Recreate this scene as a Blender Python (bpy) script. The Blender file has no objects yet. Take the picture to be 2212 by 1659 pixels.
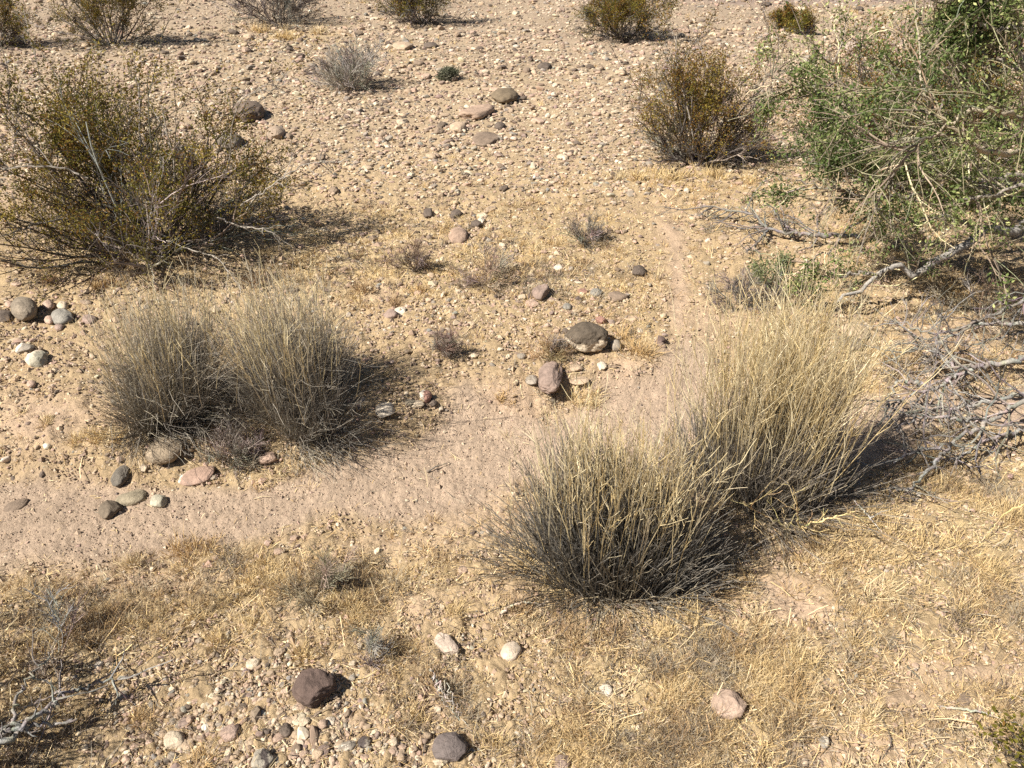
import bpy, bmesh, math, random
import numpy as np
from mathutils import Vector, noise as mnoise

# ------------------------------------------------------------------ camera, light, sky
SC = bpy.context.scene
COL = SC.collection
CAM_H, PITCH, HFOV = 2.0, 33.0, 69.4
cam_data = bpy.data.cameras.new("camera")
cam_data.sensor_fit = 'HORIZONTAL'
cam_data.angle = math.radians(HFOV)
cam_data.clip_start, cam_data.clip_end = 0.05, 3000
cam = bpy.data.objects.new("camera", cam_data)
COL.objects.link(cam)
cam.location = (0, 0, CAM_H)
cam.rotation_euler = (math.radians(90 - PITCH), 0, 0)
SC.camera = cam

SUN_EL = 45.0
SUN_TO = np.array([-0.91, -0.41, 0.0]); SUN_TO /= np.linalg.norm(SUN_TO)
w = bpy.data.worlds.new("World"); SC.world = w; w.use_nodes = True
nt = w.node_tree
sky = nt.nodes.new('ShaderNodeTexSky'); sky.sky_type = 'NISHITA'; sky.sun_disc = False
sky.sun_elevation = math.radians(SUN_EL)
sky.sun_rotation = math.atan2(SUN_TO[0], SUN_TO[1])
nt.links.new(sky.outputs[0], nt.nodes['Background'].inputs[0])
nt.nodes['Background'].inputs[1].default_value = 0.036
sun_d = bpy.data.lights.new("sun", 'SUN'); sun_d.energy = 5.0; sun_d.angle = math.radians(0.5)
sun_d.color = (1.0, 0.945, 0.84)
sun = bpy.data.objects.new("sun", sun_d); COL.objects.link(sun)
sv = Vector((SUN_TO[0] * math.cos(math.radians(SUN_EL)), SUN_TO[1] * math.cos(math.radians(SUN_EL)), math.sin(math.radians(SUN_EL))))
sun.rotation_euler = sv.to_track_quat('Z', 'Y').to_euler()
sun.location = (-20, -6, 20)
vs = SC.view_settings
vs.view_transform = 'Standard'; vs.look = 'None'; vs.gamma = 1; vs.exposure = 1.03
SC.cycles.use_denoising = False
SC.cycles.max_bounces = 6
SC.cycles.diffuse_bounces = 3
SC.render.filter_size = 1.2

# ------------------------------------------------------------------ picture <-> ground
W, H = 2212.0, 1659.0                      # pixel units used for all placements
F = (W / 2) / math.tan(math.radians(HFOV / 2))
CP, SP = math.cos(math.radians(PITCH)), math.sin(math.radians(PITCH))


def ray(u, v):
    x = (np.asarray(u, float) - W / 2) / F
    y = (H / 2 - np.asarray(v, float)) / F
    return np.stack([x, CP + y * SP, -SP + y * CP], -1)


def proj(p):
    p = np.asarray(p, float)
    z = p[..., 2] - CAM_H
    d = p[..., 1] * CP - z * SP
    up = p[..., 1] * SP + z * CP
    d = np.where(d < 0.05, 0.05, d)
    return W / 2 + F * p[..., 0] / d, H / 2 - F * up / d, d


RS = np.random.RandomState


def vnoise(x, y, seed=0):
    x = np.asarray(x, float); y = np.asarray(y, float)
    xi = np.floor(x).astype(np.int64); yi = np.floor(y).astype(np.int64)
    fx = x - xi; fy = y - yi
    fx = fx * fx * (3 - 2 * fx); fy = fy * fy * (3 - 2 * fy)

    def h(a, b):
        n = (a * 374761393 + b * 668265263 + seed * 974634777) & 0xffffffff
        n = ((n ^ (n >> 13)) * 1274126177) & 0xffffffff
        n = (n ^ (n >> 16)) & 0xffffffff
        return n / 4294967295.0
    a = h(xi, yi); b = h(xi + 1, yi); c = h(xi, yi + 1); d = h(xi + 1, yi + 1)
    return (a * (1 - fx) + b * fx) * (1 - fy) + (c * (1 - fx) + d * fx) * fy


def fbm(x, y, seed=0, octv=4):
    s = 0; a = 0.5; t = 0
    for k in range(octv):
        s = s + a * vnoise(x * 2 ** k + 13.7 * k, y * 2 ** k - 7.1 * k, seed + k); t += a; a *= 0.5
    return s / t


def sstep(a, b, x):
    t = np.clip((x - a) / (b - a), 0, 1)
    return t * t * (3 - 2 * t)


# wash centre line in world metres (from the picture, on the z = 0 plane)
def flat(u, v):
    d = ray(u, v)
    t = -CAM_H / np.minimum(d[..., 2], -0.01)
    return d[..., :2] * t[..., None]


WASH = flat(np.array([-700, 0, 300, 600, 900, 1150, 1400, 1650, 2000, 2300, 2800]),
            np.array([1120, 1090, 1080, 1040, 990, 940, 880, 860, 865, 855, 840]))


def seg_dist(x, y, pts):
    best = np.full(np.shape(x), 1e9)
    side = np.zeros(np.shape(x))
    for (ax, ay), (bx, by) in zip(pts[:-1], pts[1:]):
        dx, dy = bx - ax, by - ay
        t = np.clip(((x - ax) * dx + (y - ay) * dy) / (dx * dx + dy * dy), 0, 1)
        px, py = ax + t * dx, ay + t * dy
        d = np.hypot(x - px, y - py)
        s = np.sign(dx * (y - ay) - dy * (x - ax))
        side = np.where(d < best, s, side)
        best = np.minimum(best, d)
    return best, side


def hgt(x, y):
    x = np.asarray(x, float); y = np.asarray(y, float)
    d, s = seg_dist(x, y, WASH)
    d = d + 0.10 * (fbm(x * 2.2, y * 2.2, 5) - 0.5)
    north = sstep(0.22, 0.46, d) * 0.085
    south = sstep(0.18, 0.75, d) * 0.065
    z = -0.075 + np.where(s > 0, north, south)
    near = np.exp(-(np.hypot(x, y) / 60.0) ** 2)
    z = z + 0.10 * (fbm(x * 0.35 + 3, y * 0.35, 11) - 0.5) * near
    z = z + 0.045 * (fbm(x * 1.6, y * 1.6, 21, 4) - 0.5)
    z = z + 0.020 * (fbm(x * 9, y * 9, 31, 3) - 0.5) * (0.5 + 0.5 * sstep(0.2, 0.5, d))
    return z


def gnd(u, v, dz=0.0):
    u = np.asarray(u, float); v = np.asarray(v, float)
    d = ray(u, v)
    z = np.zeros(np.shape(u)) + dz
    for _ in range(8):
        t = (z - CAM_H) / np.minimum(d[..., 2], -0.012)
        x = d[..., 0] * t; y = d[..., 1] * t
        z = hgt(x, y) + dz
    return np.stack([x, y, z], -1)


def at(u, v, Y):
    d = ray(u, v)
    return d * (Y / d[1]) + np.array([0, 0, CAM_H])


def mpp(p):                                 # metres per picture pixel at a point
    return proj(p)[2] / F


# ------------------------------------------------------------------ zones of the ground (functions of place)
def blobs(u, v, L):
    s = np.zeros(np.shape(u))
    for (a, b, ra, rb, k) in L:
        s = s + k * np.exp(-((u - a) / ra) ** 2 - ((v - b) / rb) ** 2)
    return s


WASH_POLY = np.array([(-700, 950), (0, 985), (150, 1000), (300, 1012), (480, 1022), (640, 995), (760, 970), (880, 925), (960, 880),
                      (1010, 845), (1180, 860), (1290, 805), (1390, 790), (1480, 740), (1560, 800), (1900, 835), (2000, 815), (2212, 800),
                      (2900, 780), (2900, 905), (2212, 905), (2010, 905), (1900, 1000), (1500, 1000), (1250, 985), (1120, 1030),
                      (1000, 1085), (800, 1085), (650, 1105), (450, 1150), (250, 1185), (0, 1210), (-700, 1250)], float)


def poly_sd(u, v, P):
    u = np.asarray(u, float); v = np.asarray(v, float)
    ins = np.zeros(u.shape, bool); best = np.full(u.shape, 1e9)
    n = len(P)
    for i in range(n):
        ax, ay = P[i]; bx, by = P[(i + 1) % n]
        c = (ay > v) != (by > v)
        xi = (bx - ax) * (v - ay) / ((by - ay) if by != ay else 1e-9) + ax
        ins ^= c & (u < xi)
        dx, dy = bx - ax, by - ay
        t = np.clip(((u - ax) * dx + (v - ay) * dy) / (dx * dx + dy * dy), 0, 1)
        best = np.minimum(best, np.hypot(u - ax - t * dx, v - ay - t * dy))
    return np.where(ins, best, -best)


SAND = [(1700, 1265, 75, 45, 1.1), (1740, 1310, 60, 30, .7), (2090, 1445, 110, 35, .8), (1940, 1500, 90, 45, .7), (1100, 1280, 120, 25, .4),
        (80, 905, 130, 55, .9), (1465, 620, 24, 110, 1.0), (1440, 490, 30, 50, .6), (1540, 700, 60, 50, .7), (1090, 855, 110, 35, 1.0),
        (1340, 800, 60, 30, .9), (1030, 1080, 130, 40, .8), (880, 1140, 160, 40, .5), (930, 1510, 40, 60, .7), (300, 1220, 300, 30, .5),
        (900, 1300, 60, 40, .5), (2050, 735, 90, 55, .6), (820, 640, 60, 25, .4), (780, 1560, 60, 40, .5), (1760, 1620, 90, 40, .6),
        (120, 1130, 250, 60, .4), (60, 400, 90, 40, .5), (1290, 1350, 60, 25, .5), (600, 1300, 60, 30, .5), (1950, 1600, 140, 40, .5)]
STRAW = [(1050, 560, 420, 120, .72), (1800, 1450, 520, 260, .92), (2140, 1150, 170, 220, 1.2), (1950, 1230, 200, 90, .9), (1350, 1480, 350, 170, .75), (50, 1620, 170, 90, .9),
         (120, 1340, 200, 90, .75), (330, 560, 380, 60, .75), (700, 590, 260, 60, .5), (1500, 385, 170, 40, 1.0), (1720, 420, 260, 60, .8),
         (2100, 620, 190, 130, .95), (1900, 540, 160, 50, .6), (900, 610, 260, 60, .5), (850, 1240, 260, 90, .65), (230, 945, 110, 18, 1.0),
         (640, 1010, 160, 28, .9), (1230, 870, 90, 40, .8), (620, 75, 120, 22, .9), (700, 110, 300, 40, .4), (1800, 1180, 170, 50, .8),
         (2050, 25, 200, 14, .9), (1140, 1180, 60, 150, .7), (1560, 1230, 90, 60, .7), (1000, 520, 260, 60, .35), (1880, 770, 100, 60, .8),
         (560, 1270, 160, 70, .5), (1380, 740, 60, 70, .6), (450, 1180, 180, 40, .5), (1100, 1500, 200, 120, .6), (2180, 900, 150, 80, .6)]
GRAVEL = [(1000, 690, 230, 70, .9), (1250, 690, 150, 70, .6), (560, 1500, 260, 110, 1.1), (500, 1640, 260, 70, 1.2), (700, 1640, 160, 60, .9),
          (80, 740, 160, 110, .6), (980, 480, 130, 50, .5), (780, 540, 120, 60, .4), (300, 1450, 200, 60, .5), (500, 1400, 150, 60, .7),
          (1150, 600, 160, 70, .4), (850, 1620, 80, 50, .4)]


def zones(x, y):
    """wash, bare sand, straw, gravel weights at a ground point"""
    u, v, _ = proj(np.stack([x, y, np.zeros_like(x)], -1))
    u = np.clip(u, -700, 2900); v = np.clip(v, -60, 1900)
    jit = 1.0 / np.maximum(proj(np.stack([x, y, np.zeros_like(x)], -1))[2], .5)
    ws = sstep(-22, 26, poly_sd(u, v, WASH_POLY) + 90 * (fbm(x * 4, y * 4, 3) - .5))
    n1 = fbm(x * 1.7, y * 1.7, 41); n2 = fbm(x * 5, y * 5, 51)
    far = sstep(470, 300, v)
    sand = np.clip(blobs(u, v, SAND) * (0.6 + 1.2 * n2), 0, 1.1)
    straw = blobs(u, v, STRAW) * (0.05 + 1.7 * sstep(.25, .75, .55 * n2 + .45 * n1)) + .12 * sstep(.5, .75, n1)
    straw = straw * (1 - .93 * ws) * (1 - .97 * sstep(.15, .8, sand))
    grav = (far * (.5 + .95 * sstep(.25, .7, .5 * n1 + .5 * fbm(x * .8, y * .8, 45))) + blobs(u, v, GRAVEL) * (.5 + n1) + .27)
    grav = np.clip(grav, 0, 1.4) * (1 - .9 * ws) * (1 - .65 * np.clip(sand, 0, 1))
    return ws, np.clip(sand, 0, 1), np.clip(straw, 0, 1.3), grav


# ------------------------------------------------------------------ mesh gathering
class Geo:
    def __init__(self):
        self.v, self.f3, self.f4, self.c, self.n = [], [], [], [], 0

    def add(self, v, f, c):
        v = np.asarray(v, np.float32).reshape(-1, 3)
        f = np.asarray(f, np.int64)
        c = np.asarray(c, np.float32)
        if c.ndim == 1:
            c = np.tile(c, (len(v), 1))
        self.v.append(v); self.c.append(c[:, :3])
        (self.f3 if f.shape[1] == 3 else self.f4).append(f + self.n)
        self.n += len(v)

    def tubes(self, P, R, c, k=3):
        """P (M,N,3) curves, R (M,N) radii, c (3,), (M,3) or (M,N,3) colours"""
        P = np.asarray(P, float)
        M, N, _ = P.shape
        if M == 0:
            return
        T = np.gradient(P, axis=1)
        T /= np.linalg.norm(T, axis=2, keepdims=True) + 1e-9
        ref = np.where(np.abs(T[:, :1, 2:3]) > .8, np.array([1., .2, 0]), np.array([.1, .2, 1.]))
        A = np.cross(T, ref); A /= np.linalg.norm(A, axis=2, keepdims=True) + 1e-9
        B = np.cross(T, A)
        ang = np.arange(k) * 2 * math.pi / k
        V = P[:, :, None] + R[:, :, None, None] * (np.cos(ang)[None, None, :, None] * A[:, :, None] + np.sin(ang)[None, None, :, None] * B[:, :, None])
        idx = np.arange(M * N * k).reshape(M, N, k)
        a = idx[:, :-1]; b = idx[:, 1:]
        Fq = np.stack([a, np.roll(a, -1, 2), np.roll(b, -1, 2), b], -1).reshape(-1, 4)
        c = np.asarray(c, float)
        if c.ndim == 1:
            C = np.tile(c, (M * N * k, 1))
        elif c.ndim == 2:
            C = np.repeat(c, N * k, 0)
        else:
            C = np.repeat(c.reshape(-1, 3), k, 0)
        self.add(V.reshape(-1, 3), Fq, C)

    def leaves(self, p, d, n, L, Wd, c):
        """diamond leaves: base p, direction d, side normal n"""
        s = np.cross(d, n); s /= np.linalg.norm(s, axis=1, keepdims=True) + 1e-9
        L = L[:, None]; Wd = Wd[:, None]
        mid = p + d * L * .5
        V = np.stack([p, mid + s * Wd * .5, p + d * L, mid - s * Wd * .5], 1)
        idx = np.arange(len(p) * 4).reshape(-1, 4)
        self.add(V.reshape(-1, 3), idx, np.repeat(c, 4, 0))

    def build(self, name, mat, parent=None, origin=None, smooth=False):
        v = np.concatenate(self.v) if self.v else np.zeros((0, 3), np.float32)
        c = np.concatenate(self.c) if self.c else np.zeros((0, 3), np.float32)
        if origin is not None:
            v = v - np.asarray(origin, np.float32)
        f3 = np.concatenate(self.f3) if self.f3 else np.zeros((0, 3), np.int64)
        f4 = np.concatenate(self.f4) if self.f4 else np.zeros((0, 4), np.int64)
        me = bpy.data.meshes.new(name)
        me.vertices.add(len(v)); me.vertices.foreach_set('co', v.astype(np.float32).ravel())
        loops = np.concatenate([f3.ravel(), f4.ravel()]).astype(np.int32)
        tot = np.concatenate([np.full(len(f3), 3), np.full(len(f4), 4)]).astype(np.int32)
        me.loops.add(len(loops)); me.loops.foreach_set('vertex_index', loops)
        me.polygons.add(len(tot))
        st = np.concatenate([[0], np.cumsum(tot)[:-1]]).astype(np.int32) if len(tot) else np.zeros(0, np.int32)
        me.polygons.foreach_set('loop_start', st)
        me.polygons.foreach_set('use_smooth', np.full(len(tot), smooth))
        me.update(calc_edges=True)
        at_ = me.color_attributes.new('Col', 'FLOAT_COLOR', 'POINT')
        at_.data.foreach_set('color', np.concatenate([c, np.ones((len(c), 1), np.float32)], 1).astype(np.float32).ravel())
        me.materials.append(mat)
        o = bpy.data.objects.new(name, me); COL.objects.link(o)
        if parent is not None:
            o.parent = parent
        elif origin is not None:
            o.location = [float(a) for a in origin]
        return o


def empty(name, loc):
    o = bpy.data.objects.new(name, None); COL.objects.link(o)
    o.location = [float(a) for a in loc]; o.empty_display_size = .1
    return o


USED = set()


def tag(o, label, cat, group=None, kind=None):
    o['label'] = label; o['category'] = cat
    if group: o['group'] = group
    if kind: o['kind'] = kind
    USED.add(label)
    return o


# ------------------------------------------------------------------ materials
def mat(name, rough=.85, var=.25, scale=60., bump=0., bscale=120., trans=0., tint=None, spec=.2, mott=0., mscale=14.):
    m = bpy.data.materials.new(name); m.use_nodes = True
    t = m.node_tree; N = t.nodes; Lk = t.links
    bs = N['Principled BSDF']; bs.inputs['Roughness'].default_value = rough
    bs.inputs['Specular IOR Level'].default_value = spec
    a = N.new('ShaderNodeVertexColor'); a.layer_name = 'Col'
    tc = N.new('ShaderNodeTexCoord')
    no = N.new('ShaderNodeTexNoise'); no.inputs['Scale'].default_value = scale; no.inputs['Detail'].default_value = 5
    no.inputs['Roughness'].default_value = .65
    Lk.new(tc.outputs['Object'], no.inputs['Vector'])
    mr = N.new('ShaderNodeMapRange'); mr.inputs[1].default_value = .25; mr.inputs[2].default_value = .75
    mr.inputs[3].default_value = 1 - var; mr.inputs[4].default_value = 1 + var
    Lk.new(no.outputs[0], mr.inputs[0])
    mx = N.new('ShaderNodeVectorMath'); mx.operation = 'MULTIPLY'
    Lk.new(a.outputs[0], mx.inputs[0]); Lk.new(mr.outputs[0], mx.inputs[1])
    out = mx.outputs[0]
    if mott > 0:
        n2 = N.new('ShaderNodeTexNoise'); n2.inputs['Scale'].default_value = mscale; n2.inputs['Detail'].default_value = 6
        Lk.new(tc.outputs['Object'], n2.inputs['Vector'])
        m2 = N.new('ShaderNodeMapRange'); m2.inputs[1].default_value = .3; m2.inputs[2].default_value = .7
        m2.inputs[3].default_value = 1 - mott; m2.inputs[4].default_value = 1 + mott
        Lk.new(n2.outputs[0], m2.inputs[0])
        x2 = N.new('ShaderNodeVectorMath'); x2.operation = 'MULTIPLY'
        Lk.new(out, x2.inputs[0]); Lk.new(m2.outputs[0], x2.inputs[1]); out = x2.outputs[0]
    Lk.new(out, bs.inputs['Base Color'])
    if bump > 0:
        nb = N.new('ShaderNodeTexNoise'); nb.inputs['Scale'].default_value = bscale; nb.inputs['Detail'].default_value = 6
        nb.inputs['Roughness'].default_value = .7
        Lk.new(tc.outputs['Object'], nb.inputs['Vector'])
        bp = N.new('ShaderNodeBump'); bp.inputs['Strength'].default_value = 1.0; bp.inputs['Distance'].default_value = bump
        Lk.new(nb.outputs[0], bp.inputs['Height']); Lk.new(bp.outputs[0], bs.inputs['Normal'])
    if trans > 0:
        tr = N.new('ShaderNodeBsdfTranslucent'); Lk.new(out, tr.inputs[0])
        ms = N.new('ShaderNodeMixShader'); ms.inputs[0].default_value = trans
        Lk.new(bs.outputs[0], ms.inputs[1]); Lk.new(tr.outputs[0], ms.inputs[2])
        Lk.new(ms.outputs[0], N['Material Output'].inputs[0])
    return m


M_GROUND = mat('desert_soil', .95, .22, 55, .010, 70, spec=.05, mott=.10, mscale=9)
M_STONE = mat('weathered_stone', .82, .22, 70, .006, 90, spec=.25, mott=.20, mscale=16)
M_PEB = mat('pebble', .85, .18, 90, spec=.2)
M_BARK = mat('grey_bark', .9, .42, 110, .004, 160, spec=.08, mott=.2, mscale=30)
M_STEM = mat('dry_stem', .8, .15, 60, trans=0, spec=.2)
M_STRAW = mat('straw', .7, .12, 50, trans=.15, spec=.3)
M_LEAF = mat('small_leaf', .65, .15, 40, trans=.3, spec=.12)
M_LITTER = mat('dry_litter', .85, .15, 60, trans=.1, spec=.15)

# ------------------------------------------------------------------ ground: one polar sheet reaching the horizon
def build_ground():
    fa = np.radians(np.arange(-62, 62.001, .16))
    ba = np.radians(np.arange(66, 294.1, 4.0))
    ang = np.concatenate([fa, ba])              # measured from +Y towards +X
    r = [0.0, .25, .5, .7]
    while r[-1] < 40:
        r.append(r[-1] * 1.0062 + .0004)
    while r[-1] < 1500:
        r.append(r[-1] * 1.06)
    r = np.array(r[1:])
    R, A = np.meshgrid(r, ang, indexing='ij')
    x = R * np.sin(A); y = R * np.cos(A)
    z = hgt(x, y)
    ws, sand, straw, grav = zones(x, y)
    lump = fbm(x * 28, y * 28, 61, 3) - .5
    z = z + .034 * lump * (1 - .8 * ws) * (1 - .5 * sand) * sstep(14, 6, R)
    z = z + .013 * (fbm(x * 60, y * 60, 66, 2) - .5) * sstep(7, 3, R)
    tan_ = np.array([.365, .268, .162]); wash_ = np.array([.37, .278, .205]); straw_ = np.array([.385, .29, .168]); bare = np.array([.415, .302, .215])
    farc = np.array([.345, .262, .175]); farther = np.array([.305, .235, .17]); band = np.array([.22, .165, .145])
    c = np.empty(x.shape + (3,)); c[:] = tan_

    def mixc(c, k, w_):
        w_ = np.clip(w_, 0, 1)[..., None]
        return c * (1 - w_) + k * w_
    c = mixc(c, farc, sstep(5, 9, R))
    c = mixc(c, farther, sstep(9, 15, R + 3 * (fbm(x * .5, y * .5, 72) - .5)))
    c = mixc(c, straw_, straw * .8)
    c = mixc(c, bare, sand * .9)
    c = mixc(c, wash_, ws)
    # old desert pavement with dark varnish beyond the gravel flat
    c = mixc(c, band, sstep(19.5, 22.5, R + 4 * (fbm(x * .3, y * .3, 71) - .5)) * .9 * sstep(-3, 3, x + .15 * y))
    c = c * (.86 + .28 * fbm(x * 1.1, y * 1.1, 81)[..., None]) * (.9 + .2 * fbm(x * 14, y * 14, 91)[..., None])
    nr, na = x.shape
    idx = np.arange(nr * na).reshape(nr, na)
    nx = np.roll(idx, -1, 1)
    q = np.stack([idx[:-1], idx[1:], nx[1:], nx[:-1]], -1).reshape(-1, 4)
    V = np.stack([x, y, z], -1).reshape(-1, 3)
    g = Geo(); g.add(V, q, c.reshape(-1, 3))
    g.add(np.array([[0, 0, float(hgt(0., 0.))]]), np.zeros((0, 3), int), tan_)
    cen = nr * na
    g.f3.append(np.stack([idx[0], nx[0], np.full(na, cen)], -1))
    o = g.build('ground', M_GROUND, smooth=True)
    o['kind'] = 'structure'
    o['label'] = 'dry pinkish tan desert ground with a sandy wash across it'
    return o


build_ground()

# ------------------------------------------------------------------ stones
ICO = {}


def ico(s):
    if s not in ICO:
        bm = bmesh.new(); bmesh.ops.create_icosphere(bm, subdivisions=s + 1, radius=1)
        bm.verts.ensure_lookup_table()
        v = np.array([a.co[:] for a in bm.verts]); f = np.array([[a.index for a in p.verts] for p in bm.faces])
        bm.free(); ICO[s] = (v / np.linalg.norm(v, axis=1, keepdims=True), f)
    return ICO[s]


def n3(v, sc, seed):
    off = Vector((seed * 3.17 % 91, seed * 7.3 % 83, seed * 1.9 % 77))
    return np.array([mnoise.fractal(Vector(a) * sc + off, .9, 2.1, 4) for a in v])


def rock_shape(seed, s=3, ang=.5, rough=.10):
    r = RS(seed)
    v, f = ico(s); v = v.copy()
    ncut = int(3 + ang * 11)
    for k in range(ncut):
        n = r.randn(3); n /= np.linalg.norm(n)
        d = r.uniform(.62, .95) if ang > .3 else r.uniform(.78, .97)
        e = np.maximum(0, v @ n - d)
        v -= (e * (.55 + .45 * ang))[:, None] * n
    base = v / (np.linalg.norm(v, axis=1, keepdims=True) + 1e-9)
    v += base * (rough * n3(base, 1.3, seed) + rough * .38 * n3(base, 4.2, seed + 5))[:, None]
    v -= (v.max(0) + v.min(0)) / 2
    v /= (v.max(0) - v.min(0)) / 2
    return v, f


TONE = {'tan': (.44, .33, .235), 'cream': (.58, .48, .36), 'brown': (.21, .155, .118), 'mauve': (.255, .185, .165), 'pink': (.42, .295, .235),
        'grey': (.27, .24, .205), 'blue': (.215, .215, .20), 'dark': (.085, .068, .062), 'white': (.64, .56, .46), 'olive': (.26, .225, .165),
        'red': (.30, .15, .125), 'plum': (.115, .075, .075), 'green': (.40, .38, .30)}


def stone(u, v, wp, hp, tone, label, k=.55, ang=.4, rz=None, sink=.27, patch=None, seed=None, tilt=0, name='stone', s=3, group=None, rough=.10, dust=.22):
    """stone whose outline centre is at picture (u, v), wp x hp picture pixels"""
    seed = seed if seed is not None else int(u * 7 + v * 13) % 99991
    r = RS(seed)
    p = gnd(u, v + hp * .12)
    m = mpp(p)
    dep = math.atan2(CAM_H - p[2], math.hypot(p[0], p[1]))
    az = math.atan2(p[0], p[1]); rz = (rz or 0) - az
    X = wp * m * math.cos(az); Z = X * k
    app = hp * m
    rem = app ** 2 - (Z * math.cos(dep)) ** 2
    Y = math.sqrt(max(rem, (.45 * X) ** 2)) / max(math.sin(dep), .25)
    if rem < (.3 * X) ** 2:
        Z = max(app * .75, .2 * X)
    Y = min(max(Y, .5 * X), 1.9 * X)
    vv, f = rock_shape(seed, s, ang, rough)
    vv = vv * np.array([X / 2, Y / 2, Z / 2])
    if tilt:
        ca, sa = math.cos(tilt), math.sin(tilt)
        vv = np.stack([vv[:, 0] * ca - vv[:, 2] * sa, vv[:, 1], vv[:, 0] * sa + vv[:, 2] * ca], 1)
    if rz:
        ca, sa = math.cos(rz), math.sin(rz)
        vv = np.stack([vv[:, 0] * ca - vv[:, 1] * sa, vv[:, 0] * sa + vv[:, 1] * ca, vv[:, 2]], 1)
    zmin, zmax = vv[:, 2].min(), vv[:, 2].max()
    c0 = np.array(TONE[tone]) if isinstance(tone, str) else np.array(tone)
    c0 = c0 * (1 - dust) + np.array([.36, .265, .175]) * dust * (.75 if c0.sum() < .5 else 1)
    c = np.tile(c0 * r.uniform(.85, 1.02), (len(vv), 1))
    nn = n3(vv / max(X, .01), 3.0, seed + 9)
    c *= (1 + .18 * nn)[:, None]
    if patch:
        tn, mode, amt = patch
        cp = np.array(TONE[tn])
        hz = (vv[:, 2] - zmin) / (zmax - zmin)
        if mode == 'under':
            wgt = sstep(amt + .02, amt - .02, hz + .10 * nn + .10 * vv[:, 0] / X)
        elif mode == 'front':
            wgt = sstep(.03, -.03, hz - amt + .16 * nn + .25 * vv[:, 1] / Y - .10 * np.abs(vv[:, 0]) / X)
        elif mode == 'left':
            wgt = sstep(.03, -.03, vv[:, 0] / X + .25 * nn + amt)
        else:
            wgt = sstep(.0, .12, nn - amt)
        c = c * (1 - wgt[:, None]) + cp * wgt[:, None]
    pos = np.array([p[0], p[1], float(hgt(p[0], p[1])) - zmin - (zmax - zmin) * sink])
    g = Geo(); g.add(vv, f, c)
    o = g.build(name, M_STONE, smooth=True, origin=(0, 0, 0))
    o.location = [float(a) for a in pos]
    tag(o, label, name, group)
    return o


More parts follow.
